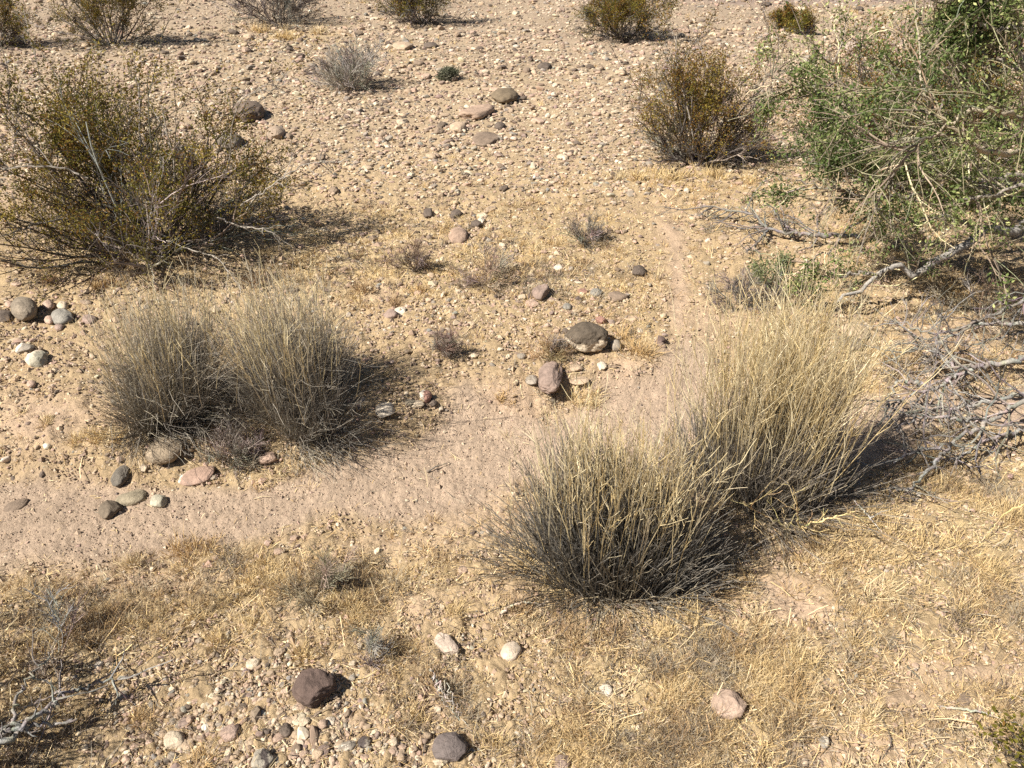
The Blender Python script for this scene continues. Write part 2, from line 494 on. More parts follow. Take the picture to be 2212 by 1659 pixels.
def stones():
    S = stone
    b = S(1265, 740, 94, 72, (.105, .082, .060), 'dark brown boulder with a thick cream crust round its underside', k=.85, ang=.34, sink=.06, patch=('cream', 'front', .47), s=4, name='boulder', seed=52, rough=.10, dust=0)
    # the pale mineral vein over the boulder
    S(1188, 822, 54, 66, 'mauve', 'mauve brown faceted slab standing tilted below the crusted boulder', k=.75, ang=.75, sink=.15, seed=7, s=4, tilt=.25)
    S(1330, 747, 26, 26, 'grey', 'small round grey stone touching the right side of the crusted boulder', ang=.2, k=.9)
    S(1300, 790, 22, 18, 'white', 'whitish chip below the right end of the crusted boulder', ang=.6)
    S(1245, 795, 30, 18, 'tan', 'flat tan chip in the shade right below the crusted boulder', k=.4, ang=.7)
    S(1250, 825, 46, 14, 'tan', 'low tan ledge stone between the crusted boulder and the mauve slab', k=.35, ang=.8)
    S(1148, 822, 28, 24, 'grey', 'small grey speckled stone left of the tilted mauve slab', ang=.5)
    S(1168, 633, 40, 38, 'mauve', 'angular mauve stone up the slope behind the crusted boulder', ang=.8, k=.7)
    S(1150, 656, 30, 20, 'pink', 'pinkish chip just under the angular mauve stone', ang=.7)
    S(1288, 633, 28, 20, 'blue', 'blue grey pebble up the slope beyond the crusted boulder', ang=.3)
    S(1258, 630, 24, 12, 'red', 'flat reddish chip left of the blue grey pebble', k=.35)
    S(1335, 640, 44, 20, 'brown', 'long dark brown stone lying across the slope right of the blue grey pebble', k=.4, ang=.4)
    S(1297, 693, 26, 20, 'red', 'dark red stone just above the crusted boulder', ang=.7, k=.7)
    S(1425, 738, 26, 22, 'plum', 'small dark purple stone left of the tall straw clump', ang=.6, k=.7)
    S(1225, 663, 20, 16, 'blue', 'small slate grey pebble between the angular mauve stone and the crusted boulder', ang=.3)
    S(1380, 588, 30, 26, 'dark', 'dark lumpy stone beside the sandy footpath', ang=.5, k=.7)
    S(1205, 518+60, 22, 14, 'white', 'small white stone on the open slope above the blue grey pebble', ang=.4)
    S(58, 674, 62, 60, (.2, .17, .135), 'big rounded grey brown cobble near the left edge', k=.8, ang=.1, sink=.1, s=4, name='boulder', seed=31, rough=.06)
    S(135, 686, 52, 38, 'blue', 'dark slate stone in the cobble pile by the left straw clump', ang=.4, k=.6)
    S(8, 683, 50, 28, 'dark', 'dark flat stone at the very left of the cobble pile', k=.4, ang=.4)
    S(106, 660, 28, 30, 'pink', 'pink cobble at the top of the cobble pile', ang=.3, k=.8)
    S(137, 662, 26, 22, 'cream', 'cream round cobble behind the dark slate stone', ang=.3, k=.8)
    S(108, 692, 24, 20, 'pink', 'small pink cobble in the middle of the cobble pile', ang=.3, k=.8)
    S(129, 708, 22, 18, 'mauve', 'small wine coloured cobble in front of the dark slate stone', ang=.3, k=.8)
    S(20, 657, 20, 16, 'pink', 'small pink pebble behind the big rounded cobble', ang=.3, k=.7)
    S(194, 690, 34, 24, 'mauve', 'mauve stone half under the left straw clump', ang=.3)
    S(82, 776, 56, 38, 'green', 'pale two toned stone below the cobble pile', ang=.35, k=.6, patch=('cream', 'left', .05))
    S(55, 752, 48, 24, 'grey', 'grey stone with a chalky left end above the pale two toned stone', ang=.5, k=.45, patch=('white', 'left', .2))
    S(40, 736, 26, 15, 'tan', 'small flat tan stone above the chalk ended stone', k=.5)
    S(68, 830, 22, 16, 'pink', 'single pinkish pebble on the sand left of the straw clump', ang=.3, k=.7)
    S(362, 976, 98, 58, (.27, .215, .155), 'big smooth brown cobble at the foot of the left straw clump', k=.5, ang=.15, sink=.3, s=4, name='boulder', seed=13, rough=.06)
    S(263, 1024, 44, 58, (.11, .105, .095), 'long dark grey cobble lying at the edge of the wash', k=.7, ang=.15, rz=-.45, s=4, seed=22, rough=.06)
    S(427, 1029, 90, 24, (.32, .21, .17), 'long reddish slab with a white edge lying in the wash', k=.25, ang=.5, patch=('white', 'left', .34), seed=8)
    S(578, 990, 42, 28, 'pink', 'faceted pink stone below the grey twig heap', ang=.7, k=.6)
    S(284, 1074, 76, 32, (.24, .21, .15), 'flat olive grey cobble sunk in the wash', k=.32, ang=.2, rz=-.2, sink=.35, seed=15)
    S(344, 1083, 42, 30, 'green', 'pale greenish stone right of the flat olive cobble', k=.6, ang=.5, rz=.5)
    S(240, 1101, 58, 38, (.105, .085, .065), 'dark brown lumpy stone in front of the flat olive cobble', k=.6, ang=.55, seed=61)
    S(311, 1010, 20, 17, 'cream', 'small cream stone above the long dark cobble', ang=.5)
    S(35, 1091, 66, 18, 'brown', 'brown slab almost buried in the wash at the left edge', k=.25, ang=.3, sink=.4)
    S(832, 884, 44, 34, 'white', 'flat white block in the striped shade of the left straw clump', k=.4, ang=.8)
    S(920, 858, 28, 26, 'red', 'red stone with a white top beside the left clump shadow', ang=.7, k=.8, patch=('white', 'left', .1))
    S(902, 872, 32, 16, 'cream', 'cream chip under the red and white stone', ang=.6, k=.5)
    S(886, 869, 24, 16, 'olive', 'olive chip left of the red and white stone', k=.4, ang=.5)
    S(936, 868, 20, 20, 'dark', 'dark stone right of the red and white stone', ang=.6)
    S(1090, 210, 60, 32, (.15, .115, .075), 'dome shaped dark brown boulder alone on the gravel flat', k=.5, ang=.12, s=4, name='boulder', sink=.2, seed=41, rough=.06)
    S(537, 245, 74, 50, (.14, .105, .085), 'dark brown boulder behind the big left creosote', k=.6, ang=.25, s=4, name='boulder', sink=.3, seed=19, dust=.2)
    S(497, 305, 60, 50, (.15, .13, .11), 'dark boulder half hidden by the big left creosote', k=.6, ang=.3, s=3, name='boulder')
    S(597, 289, 42, 28, (.33, .25, .19), 'rounded tan boulder right of the dark boulders', k=.6, ang=.12, name='boulder')
    S(1030, 243, 60, 36, (.34, .235, .185), 'pinkish brown slab on the gravel flat in front of the dome boulder', k=.4, ang=.6, rz=-.4, dust=.35, sink=.35)
    S(990, 277, 38, 26, 'tan', 'tan stone on the gravel flat below the pinkish slab', k=.5, ang=.4)
    S(1080, 273, 24, 18, 'dark', 'small dark stone under the dome boulder', k=.6, ang=.3)
    S(1050, 300, 62, 14, 'brown', 'thin brown slab flush with the gravel flat', k=.2, ang=.5)
    S(1176, 145, 32, 20, 'dark', 'dark rounded stone to the upper right of the dome boulder', k=.6, ang=.3)
    S(1138, 154, 18, 14, 'brown', 'little brown stone beside the dark rounded stone', k=.7)
    S(870, 101, 46, 20, 'tan', 'tan slab on the gravel flat behind the pale grey bush', k=.35, ang=.4)
    S(930, 99, 30, 16, 'dark', 'dark flat stone right of the far tan slab', k=.45)
    S(990, 508, 42, 46, (.29, .20, .155), 'reddish brown stone standing mid slope', k=.55, ang=.55, s=3)
    S(985, 464, 26, 22, 'dark', 'black angular stone above the reddish brown stone', ang=.7, k=.7)
    S(1030, 486, 28, 18, 'dark', 'black stone to the right of the reddish brown stone', ang=.7, k=.6)
    S(926, 463, 24, 22, 'dark', 'black pitted stone to the upper left of the reddish brown stone', ang=.6, k=.7)
    S(1040, 478, 16, 16, 'white', 'tiny white stone between the black stones', ang=.6, k=.8)
    S(845, 680, 34, 22, 'mauve', 'mauve stone beside a pale bone coloured chip', ang=.6, k=.6)
    S(866, 672, 30, 16, 'white', 'pale bone coloured chip on the gravel slope', ang=.5, k=.4, rz=.5)
    S(1127, 845-75, 22, 14, 'grey', 'grey stone on the gravel slope left of the crusted boulder', ang=.4)
    S(680, 1484, 96, 80, (.085, .055, .055), 'big dark purple broken rock in the foreground gravel', k=.62, ang=.95, sink=.12, s=4, rz=.5, name='boulder', seed=5, rough=.12)
    S(972, 1615, 78, 62, (.135, .115, .12), 'dark grey smooth sided rock at the bottom of the view', k=.5, ang=.6, rz=-.5, s=4, sink=.15, name='boulder', seed=23, rough=.05)
    S(952, 1646, 34, 20, 'cream', 'cream stone under the left of the dark grey rock', k=.5, ang=.4)
    S(965, 1388, 38, 56, (.52, .42, .35), 'long whitish stone lying in the dry grass', k=.6, ang=.6, rz=.6, s=4)
    S(1104, 1406, 42, 44, (.60, .50, .40), 'clean white rounded stone in the dry grass', k=.65, ang=.15, rz=-.6, s=4, seed=14, rough=.06)
    S(1310, 1491, 34, 28, 'white', 'rough white stone among the dry grass right of the white rounded stone', k=.5, ang=.7)
    S(1572, 1522, 86, 62, (.47, .34, .27), 'flat pinkish rock sunk among dry grass in the foreground', k=.55, ang=.75, sink=.2, s=4, seed=9, rz=.3)
    S(1780, 1602, 28, 26, 'white', 'small white stone with a grey top in the foreground litter', k=.7, ang=.4, patch=('grey', 'left', .0))
    S(2083, 1508, 34, 30, 'brown', 'flat brown stone above the long bare stick', k=.4, ang=.3)
    S(500, 1582, 52, 36, (.33, .235, .20), 'rounded pinkish grey cobble in the foreground gravel', k=.6, ang=.15, s=4)
    S(617, 1577, 30, 32, 'dark', 'dark oval cobble on the foreground gravel', k=.8, ang=.15)
    S(604, 1592, 34, 20, 'pink', 'pinkish cobble leaning on the dark oval cobble', k=.5, ang=.2)
    S(378, 1598, 52, 42, 'cream', 'big cream angular cobble in the foreground gravel', k=.6, ang=.7)
    S(398, 1560, 34, 22, 'mauve', 'wine red flat stone behind the big cream cobble', k=.4, ang=.4)
    S(568, 1640, 58, 44, (.36, .33, .28), 'grey and white speckled cobble at the bottom edge', k=.6, ang=.5, patch=('dark', 'spot', .25), s=4)
    S(700, 1620, 30, 24, 'mauve', 'mauve stone at the bottom edge right of the speckled cobble', ang=.5)
    S(640, 1530, 20, 18, 'cream', 'cream pebble left of the big dark purple rock', ang=.4)
    S(267, 1502, 28, 22, 'blue', 'grey rounded stone between the two dead branches in the corner', ang=.3)
    S(547, 1433, 34, 24, 'cream', 'cream stone above the foreground gravel bed', ang=.4, k=.5)
    S(605, 1408, 30, 20, 'tan', 'tan stone right of the cream stone on the gravel bed', ang=.5)
    S(215, 1437, 26, 16, 'white', 'whitish stone behind the corner dead branch', ang=.5)
    S(420, 1345, 18, 14, 'white', 'whitish pebble alone above the gravel bed', ang=.5)
    S(852, 1603, 20, 20, 'cream', 'cream pebble on the sand left of the dark grey rock', ang=.2, k=.9)
    S(866, 1637, 20, 18, 'tan', 'tan pebble below the cream pebble on the sand', ang=.3, k=.8)
    S(787, 1603, 30, 24, 'grey', 'grey pebble with a black side on the sand', ang=.4, patch=('dark', 'left', -.15))
    S(752, 1612, 40, 22, 'grey', 'speckled grey stone on the sand below the dark purple rock', ang=.4, k=.5, patch=('white', 'spot', .2))
    S(1214, 1647, 38, 34, 'mauve', 'mauve stone at the bottom edge in dry grass', ang=.4)
    S(1845, 716, 66, 44, (.44, .335, .235), 'sandy coloured block behind the tall straw clump', k=.5, ang=.6, name='boulder')
    S(1838, 742, 60, 30, (.14, .115, .09), 'dark brown flat boulder leaning on the sandy block', k=.4, ang=.2, name='boulder')
    S(2005, 806, 30, 28, 'tan', 'pale stone on the sand behind the grey dead branches', k=.6, ang=.5)
    S(1998, 780, 26, 14, 'white', 'white chip above the pale stone by the dead branches', k=.4, ang=.6)
    S(33, 88, 54, 36, (.42, .36, .31), 'pale grey boulder by the farthest left creosote', k=.6, ang=.4, name='boulder')
    S(1855, 20, 20, 14, 'dark', 'dark far boulder standing on the yellow grass', k=.8, ang=.3, name='boulder')
    S(1746, 131, 30, 24, 'grey', 'grey boulder seen through the green branches', k=.7, ang=.3, name='boulder')
    S(1841, 104, 34, 30, (.36, .29, .25), 'pinkish grey boulder behind the green branches', k=.7, ang=.3, name='boulder')
    S(1775, 14, 30, 16, 'brown', 'brown far boulder on the rocky rise', k=.5, name='boulder')
    S(1655, 10, 26, 14, 'dark', 'dark far boulder at the top of the view', k=.5, name='boulder')
    S(1728, 20, 30, 12, 'cream', 'cream far boulder on the rocky rise', k=.45, name='boulder')
    S(1280, 47, 22, 12, 'dark', 'dark stone on the far gravel left of the round creosote', k=.5)
    S(106, 42, 22, 16, 'brown', 'brown far boulder left of the upper creosote', k=.6, name='boulder')


stones()

LAND = [(1265, 740, 'the crusted boulder'), (1188, 822, 'the tilted mauve slab'), (58, 674, 'the big rounded grey cobble'), (362, 976, 'the big smooth brown cobble'),
        (263, 1024, 'the long dark grey cobble'), (427, 1029, 'the long reddish slab'), (1090, 210, 'the dome shaped boulder'), (537, 243, 'the dark boulder behind the creosote'),
        (990, 508, 'the reddish brown standing stone'), (680, 1484, 'the big dark purple rock'), (972, 1615, 'the smooth dark grey rock'), (1104, 1406, 'the white rounded stone'),
        (1572, 1522, 'the flat pinkish rock'), (2083, 1508, 'the flat brown stone'), (1168, 633, 'the angular mauve stone'), (500, 1582, 'the rounded pinkish grey cobble'),
        (378, 1598, 'the big cream cobble'), (754, 170, 'the pale grey bush'), (1510, 350, 'the rust brown creosote'), (330, 540, 'the big left creosote'),
        (910, 48, 'the small far creosote'), (1345, 80, 'the round far creosote'), (600, 50, 'the leafless far bush'), (240, 95, 'the upper left creosote'),
        (690, 1240, 'the wiry grey bushlet'), (1300, 1290, 'the dark front clump'), (1690, 1130, 'the tall straw clump'), (680, 950, 'the left straw clumps'),
        (970, 1500, 'the bleached twig bundle'), (140, 1540, 'the corner dead branch'), (1690, 495, 'the low grey dead branch'), (2050, 880, 'the grey dead branches'),
        (1265, 510, 'the tiny twiggy bush'), (890, 555, 'the small brown bushlet'), (1600, 640, 'the black dead stump'), (920, 860, 'the red and white stone'),
        (1750, 440, 'the green leafy branches'), (1465, 620, 'the sandy footpath')]


def where(u, v, head):
    order = sorted(range(len(LAND)), key=lambda i: (u - LAND[i][0]) ** 2 + ((v - LAND[i][1]) * 1.5) ** 2)
    for rank in range(len(order)):
        a, b, ph = LAND[order[rank]]
        du, dv = u - a, v - b
        near = math.hypot(du, dv)
        if abs(du) > 1.2 * abs(dv):
            rel = ('right of' if du > 0 else 'left of')
        elif abs(dv) > 2.5 * abs(du):
            rel = ('in front of' if dv > 0 else 'behind')
        else:
            rel = ('in front and right of' if du > 0 else 'in front and left of') if dv > 0 else ('behind and right of' if du > 0 else 'behind and left of')
        pre = 'close ' if near < 70 else ('' if near < 170 else 'well ')
        lab = f'{head} {pre}{rel} {ph}'
        if lab not in USED:
            return lab
    return head + ' on the desert ground'


TN = [('tan', .36), ('cream', .22), ('pink', .13), ('mauve', .06), ('brown', .13), ('grey', .08), ('dark', .07), ('blue', .02), ('white', .02)]
TWORD = {'tan': 'tan', 'cream': 'cream', 'pink': 'pinkish', 'mauve': 'mauve', 'brown': 'brown', 'grey': 'grey', 'dark': 'blackish', 'blue': 'slate grey', 'white': 'white'}


def gravel():
    r = RS(4)
    n = 230000
    u = r.uniform(-350, 2560, n); v = r.uniform(-70, 1860, n)
    v[: n // 3] = r.uniform(-70, 420, n // 3)
    p = gnd(u, v)
    dpt = proj(p)[2]
    ws, sand, straw, grav = zones(p[:, 0], p[:, 1])
    keep = r.rand(n) < np.clip(grav, 0, 1) * .80 + .03
    clus = fbm(p[:, 0] * 3, p[:, 1] * 3, 101)
    keep &= r.rand(n) < .35 + 1.1 * clus
    u, v, p, dpt, ws = u[keep], v[keep], p[keep], dpt[keep], ws[keep]
    n = len(u)
    big = 1 + .8 * np.exp(-((u - 560) / 330) ** 2 - ((v - 1590) / 130) ** 2)
    spx = np.exp(r.randn(n) * .50) * 4.6 * big * np.where(v < 60, .75, 1)
    spx = np.minimum(spx, 15 + 17 * (big - 1) + 6 * r.rand(n)) * np.where(ws > .5, .55, 1)
    size = spx * dpt / F
    tn = r.choice(len(TN), n, p=np.array([a[1] for a in TN]) / sum(a[1] for a in TN))
    cols = np.array([TONE[a[0]] for a in TN])[tn] * r.uniform(.75, 1.15, (n, 1)) * (1 + .025 * r.randn(n, 3))
    cols = cols * .76 + np.array([.36, .262, .172]) * .16
    infr = (u > 12) & (u < 2200) & (v > 12) & (v < 1640) & (spx < 30)
    cand = np.argsort(-np.where(infr, spx, 0))[:190]
    single = np.zeros(n, bool); single[cand] = True
    # individual stones
    for i in cand:
        t = TN[tn[i]][0]
        ang = r.uniform(.2, 1.0); k = r.uniform(.4, .75)
        head = f"{'small' if spx[i] < 26 else 'medium'} {TWORD[t]} {'flat' if k < .48 else 'rounded' if ang < .35 else 'angular' if ang > .65 else 'blocky'} stone"
        lab = where(u[i], v[i], head)
        stone(u[i], v[i], spx[i] * 1.12, spx[i] * r.uniform(.65, .9), t, lab, k=k, ang=ang, rz=r.uniform(-.6, .6), s=3, group='loose stones on the gravel', seed=1000 + int(i) % 5000, dust=.4, sink=.3)
    u, v, p, spx, size, cols = [a[~single] for a in (u, v, p, spx, size, cols)]
    n = len(u)
    shapes = [rock_shape(300 + k, 1, r.uniform(.55, 1), .16) for k in range(32)]
    shapes0 = [rock_shape(400 + k, 0, r.uniform(.4, 1), .14) for k in range(16)]
    g = Geo()
    for sh, sel0 in ((shapes, spx > 9), (shapes0, spx <= 9)):
        ids = np.where(sel0)[0]
        which = r.randint(0, len(sh), len(ids))
        for kx, (sv_, sf) in enumerate(sh):
            I = ids[which == kx]
            if len(I) == 0: continue
            m = len(I)
            a = r.uniform(0, 6.28, m); fl = r.uniform(.35, .8, m); el = r.uniform(.65, 1.25, m)
            tx = r.uniform(-.4, .4, m)
            vx = sv_[None, :, 0] * el[:, None]; vy = sv_[None, :, 1] / el[:, None]; vz = sv_[None, :, 2] * fl[:, None]
            vz2 = vz * np.cos(tx)[:, None] + vy * np.sin(tx)[:, None]; vy2 = vy * np.cos(tx)[:, None] - vz * np.sin(tx)[:, None]
            X = vx * np.cos(a)[:, None] - vy2 * np.sin(a)[:, None]; Y = vx * np.sin(a)[:, None] + vy2 * np.cos(a)[:, None]
            S = size[I][:, None] / 2
            V = np.stack([X * S, Y * S, vz2 * S], -1)
            V += p[I][:, None, :]; V[:, :, 2] += (size[I] * fl * .22)[:, None]
            fi = sf[None] + (np.arange(m) * len(sv_))[:, None, None]
            g.add(V.reshape(-1, 3), fi.reshape(-1, 3), np.repeat(cols[I], len(sv_), 0))
    o = g.build('gravel', M_PEB)
    tag(o, 'loose tan, pink and dark gravel strewn over the desert ground', 'gravel', kind='stuff')


gravel()


def grit():
    r = RS(6); n = 150000
    u = r.uniform(-300, 2500, n); v = r.uniform(420, 1800, n)
    p = gnd(u, v); dpt = proj(p)[2]
    ws, sand, straw, grav = zones(p[:, 0], p[:, 1])
    keep = r.rand(n) < np.clip(.5 + .5 * ws + .3 * grav - .55 * sand * (1 - ws), .05, 1)
    p, dpt, ws, u, v = p[keep], dpt[keep], ws[keep], u[keep], v[keep]; n = len(u)
    spx = np.exp(r.randn(n) * .45) * (2.4 + 2.3 * (1 - ws))
    s = spx * dpt / F / 2
    base = np.array([[1, 0, 0], [0, 1, 0], [-1, 0, 0], [0, -1, 0], [0, 0, .8], [0, 0, -.6]], float)
    fc = np.array([[0, 1, 4], [1, 2, 4], [2, 3, 4], [3, 0, 4], [1, 0, 5], [2, 1, 5], [3, 2, 5], [0, 3, 5]])
    V = base[None] * (1 + .5 * r.uniform(-1, 1, (n, 6, 1)))
    a = r.uniform(0, 6.28, n)
    X = V[..., 0] * np.cos(a)[:, None] - V[..., 1] * np.sin(a)[:, None]; Y = V[..., 0] * np.sin(a)[:, None] + V[..., 1] * np.cos(a)[:, None]
    V = np.stack([X, Y, V[..., 2]], -1) * s[:, None, None] + p[:, None, :]
    V[..., 2] += (s * .2)[:, None]
    pal = np.array([(.38, .275, .19), (.31, .22, .16), (.46, .36, .255), (.24, .175, .135), (.14, .105, .09), (.39, .265, .205)])
    c = pal[r.choice(6, n, p=[.38, .24, .20, .08, .03, .07])] * r.uniform(.8, 1.1, (n, 1))
    c = c * (1 + ws[:, None] * np.array([.0, .02, .06]))
    g = Geo(); g.add(V.reshape(-1, 3), (fc[None] + (np.arange(n) * 6)[:, None, None]).reshape(-1, 3), np.repeat(c, 6, 0))
    o = g.build('grit', M_PEB)
    tag(o, 'fine pinkish grey grit covering the sandy wash and bare soil', 'grit', kind='stuff')


grit()

# ------------------------------------------------------------------ growth
def unit(a):
    return a / (np.linalg.norm(a, axis=-1, keepdims=True) + 1e-9)


def grow(p, d, L, r, N=6, jit=.12, trop=.0, kink=0.):
    """curves (M,N,3) from starts p along d"""
    M = len(p); d = unit(d); out = [p]
    st = (L / (N - 1))[:, None]
    q = p.copy()
    for k in range(N - 1):
        d = unit(d + jit * r.randn(M, 3) + np.array([0, 0, 1.]) * trop)
        q = q + d * st; out.append(q)
    return np.stack(out, 1)


def sub(P, r, per, t0, t1, dev, lenf, up=0.):
    """child starts, directions, parent index for `per` children per curve"""
    M, N, _ = P.shape
    par = np.repeat(np.arange(M), per)
    t = r.uniform(t0, t1, len(par)) * (N - 1)
    i = np.minimum(t.astype(int), N - 2); f = (t - i)[:, None]
    a, b = P[par, i], P[par, i + 1]
    p = a * (1 - f) + b * f
    d = unit(b - a)
    s = unit(np.cross(d, r.randn(len(par), 3)))
    ang = np.radians(r.uniform(dev * .6, dev * 1.4, len(par)))[:, None]
    d2 = d * np.cos(ang) + s * np.sin(ang) + np.array([0, 0, up])
    plen = np.linalg.norm(np.diff(P, axis=1), axis=2).sum(1)[par]
    return p, unit(d2), plen * r.uniform(lenf[0], lenf[1], len(par)), par, t / (N - 1)


def taper(M, N, r0, r1):
    r0 = np.broadcast_to(np.asarray(r0, float), (M,)); r1 = np.broadcast_to(np.asarray(r1, float), (M,))
    k = np.linspace(0, 1, N)
    return r0[:, None] * (1 - k) + r1[:, None] * k


def vary(c, n, r, a=.15):
    return np.array(c)[None] * r.uniform(1 - a, 1 + a, (n, 1)) * (1 + .06 * r.randn(n, 3)).clip(.8, 1.2)


OLIVE, RUST, YEL = (.135, .118, .022), (.175, .095, .024), (.25, .195, .04)


def leafset(g, r, p, tang, n_per, L, pal, wts, pos_scale=6., spread=.012, asp=.5):
    M = len(p)
    pp = np.repeat(p, n_per, 0) + r.randn(M * n_per, 3) * spread
    d = unit(np.repeat(tang, n_per, 0) + .9 * r.randn(M * n_per, 3))
    nn = unit(r.randn(M * n_per, 3))
    n = len(pp)
    pal = np.array(pal)
    key = vnoise(pp[:, 0] * pos_scale + 50, (pp[:, 1] + pp[:, 2]) * pos_scale + 50, 7)
    edges = np.cumsum(wts) / np.sum(wts)
    idx = np.searchsorted(edges, np.clip((key - .5) * 1.5 + .5 + .22 * r.randn(n), 0, .999))
    c = pal[np.clip(idx, 0, len(pal) - 1)] * r.uniform(.7, 1.3, (n, 1))
    ln = L * r.uniform(.7, 1.3, n)
    g.leaves(pp, d, nn, ln, ln * asp, c)


def creosote(u, v, Hh, Rr, label, seed, n0=34, dens=1., pal=(OLIVE, RUST, YEL), wts=(.5, .3, .2), leaf=True, bark=(.135, .115, .10), low=.25, lean=(0, 0), name='creosote_bush', cat='bush', extra=None, group='desert bushes'):
    r = RS(seed)
    base = gnd(u, v); dist = proj(base)[2]
    root = empty(name, base)
    tag(root, label, cat, group)
    px1 = dist / (F * 1024 / W)
    az = r.uniform(0, 2 * math.pi, n0)
    inc = np.radians(8 + 62 * r.rand(n0) ** .8)
    nl = int(n0 * low)
    inc[:nl] = np.radians(r.uniform(66, 84, nl))
    d = np.stack([np.sin(inc) * np.cos(az) + lean[0], np.sin(inc) * np.sin(az) + lean[1], np.cos(inc)], -1)
    cosi = np.cos(inc); L = 1 / np.sqrt((cosi / Hh) ** 2 + (np.sin(inc) / Rr) ** 2) * r.uniform(.6, 1.0, n0)
    p = base + np.stack([.09 * np.cos(az), .09 * np.sin(az), np.full(n0, -.03)], -1) * r.uniform(.2, 1.2, (n0, 1)) * (Rr / .9)
    P0 = grow(p, d, L, r, 8, .17, .02)
    p1, d1, L1, par, _ = sub(P0, r, 8, .2, .97, 36, (.2, .5), up=.12)
    P1 = grow(p1, d1, L1, r, 6, .16, .03)
    p2, d2, L2, par2, _ = sub(P1, r, 6, .15, .98, 40, (.25, .65), up=.1)
    P2 = grow(p2, d2, np.maximum(L2, .05), r, 4, .18, .02)
    g = Geo()
    mr = px1 * .25; hs_ = min(1.0, .35 + .65 * Hh / 1.0)
    cb = vary(bark, n0, r, .3)
    pale = r.rand(n0) < .22
    cb[pale] = vary((.34, .30, .26), pale.sum(), r, .15)
    r0 = np.maximum(r.uniform(.006, .011, n0) * Hh / 1.2, mr)
    g.tubes(P0, taper(n0, 8, r0, np.maximum(r0 * .35, mr)), cb, 4)
    g.tubes(P1, taper(len(P1), 6, np.maximum(.0036 * hs_, mr * .9), np.maximum(.0018 * hs_, mr * .7)), cb[par] * r.uniform(.8, 1.2, (len(par), 1)), 3)
    g.tubes(P2, taper(len(P2), 4, np.maximum(.0018 * hs_, mr * .6), np.maximum(.001 * hs_, mr * .5)), cb[par][par2] * r.uniform(.6, 1.0, (len(par2), 1)) * (.75 if leaf else 1), 3)
    if extra:
        for (pts, rad, col) in extra:
            Q = smooth_line(np.array([at(*q) for q in pts]), 24, r, .004)
            g.tubes(Q[None], taper(1, 24, rad * .7, rad * .25), np.array(col), 5)
            q1, e1, M1, _, _ = sub(Q[None], r, 12, .3, .98, 40, (.08, .22))
            g.tubes(grow(q1, e1, M1, r, 5, .2), taper(12, 5, rad * .4, rad * .2), np.array(col) * .8, 3)
    g.build('stems', M_BARK, root, base)
    if leaf:
        lf = Geo()
        lsz = max(.017, px1 * 1.5)
        for P, per, k0, frac in ((P2, 9, 1, .95), (P1, 7, 2, .8)):
            M, N, _ = P.shape
            for k in range(k0, N):
                hz = (P[:, k, 2] - base[2]) / Hh
                pr = np.clip(.06 + 1.5 * (hz - .12), 0.03, 1) * frac * dens
                clump = vnoise(P[:, k, 0] * 5 + 31, P[:, k, 1] * 5 + P[:, k, 2] * 4, seed)
                sel = r.rand(M) < pr * (.12 + 1.75 * sstep(.2, .75, clump))
                if sel.sum() == 0: continue
                tg = unit(P[sel, k] - P[sel, k - 1])
                leafset(lf, r, P[sel, k], tg, per, lsz, pal, wts, spread=.020 * max(1, lsz / .018))
        lf.build('foliage', M_LEAF, root, base)
    return root


def smooth_line(P, n, r=None, wob=0.):
    P = np.asarray(P, float)
    ext = np.vstack([2 * P[0] - P[1], P, 2 * P[-1] - P[-2]])
    out = []
    m = len(P) - 1
    for t in np.linspace(0, m - 1e-6, n):
        i = int(t); f = t - i
        a, b, c, d = ext[i], ext[i + 1], ext[i + 2], ext[i + 3]
        out.append(.5 * (2 * b + (c - a) * f + (2 * a - 5 * b + 4 * c - d) * f * f + (3 * b - a - 3 * c + d) * f ** 3))
    out = np.array(out)
    if r is not None and wob > 0:
        out[1:-1] += r.randn(n - 2, 3) * wob
    return out


Y1 = 4.7
PALE = (.33, .295, .255)
creosote(330, 545, 1.30, .98, 'large olive and rust leaved creosote bush at the left', 2, n0=84, dens=1.15, low=.48, wts=(.46, .28, .26), bark=(.115, .095, .082),
         extra=[([(190, 385, 4.3), (110, 360, 4.25), (0, 366, 4.2), (-90, 400, 4.2)], .008, PALE),
                ([(520, 445, 4.6), (590, 400, 4.55), (660, 355, 4.5), (740, 350, 4.5)], .008, PALE),
                ([(360, 520, 4.5), (430, 545, 4.3), (470, 560, 4.1), (520, 620, 3.95)], .007, PALE),
                ([(150, 470, 4.5), (60, 490, 4.3), (-40, 530, 4.2)], .008, (.18, .16, .14)),
                ([(470, 470, 4.4), (520, 490, 4.3), (580, 500, 4.2), (650, 545, 4.2)], .007, PALE),
                ([(490, 380, 4.8), (510, 240, 4.7), (560, 190, 4.7), (630, 180, 4.7)], .006, PALE)])
creosote(240, 97, 1.45, .95, 'creosote bush at the upper left behind the large one', 3, n0=34, dens=.95)
creosote(-10, 100, 1.4, .75, 'creosote bush cut by the upper left edge of the view', 4, n0=30, dens=.9, wts=(.35, .45, .2))
creosote(600, 50, .95, 1.25, 'leafless dark twiggy bush on yellow grass at the top', 5, n0=46, leaf=False, bark=(.10, .085, .075), name='leafless_bush')
creosote(908, 50, 1.3, .95, 'small creosote bush at the top beside the leafless bush', 6, n0=36, dens=.9)
creosote(1342, 82, 1.2, .95, 'round creosote bush at the top on the pink gravel', 7, n0=44, dens=1.0, wts=(.45, .35, .2))
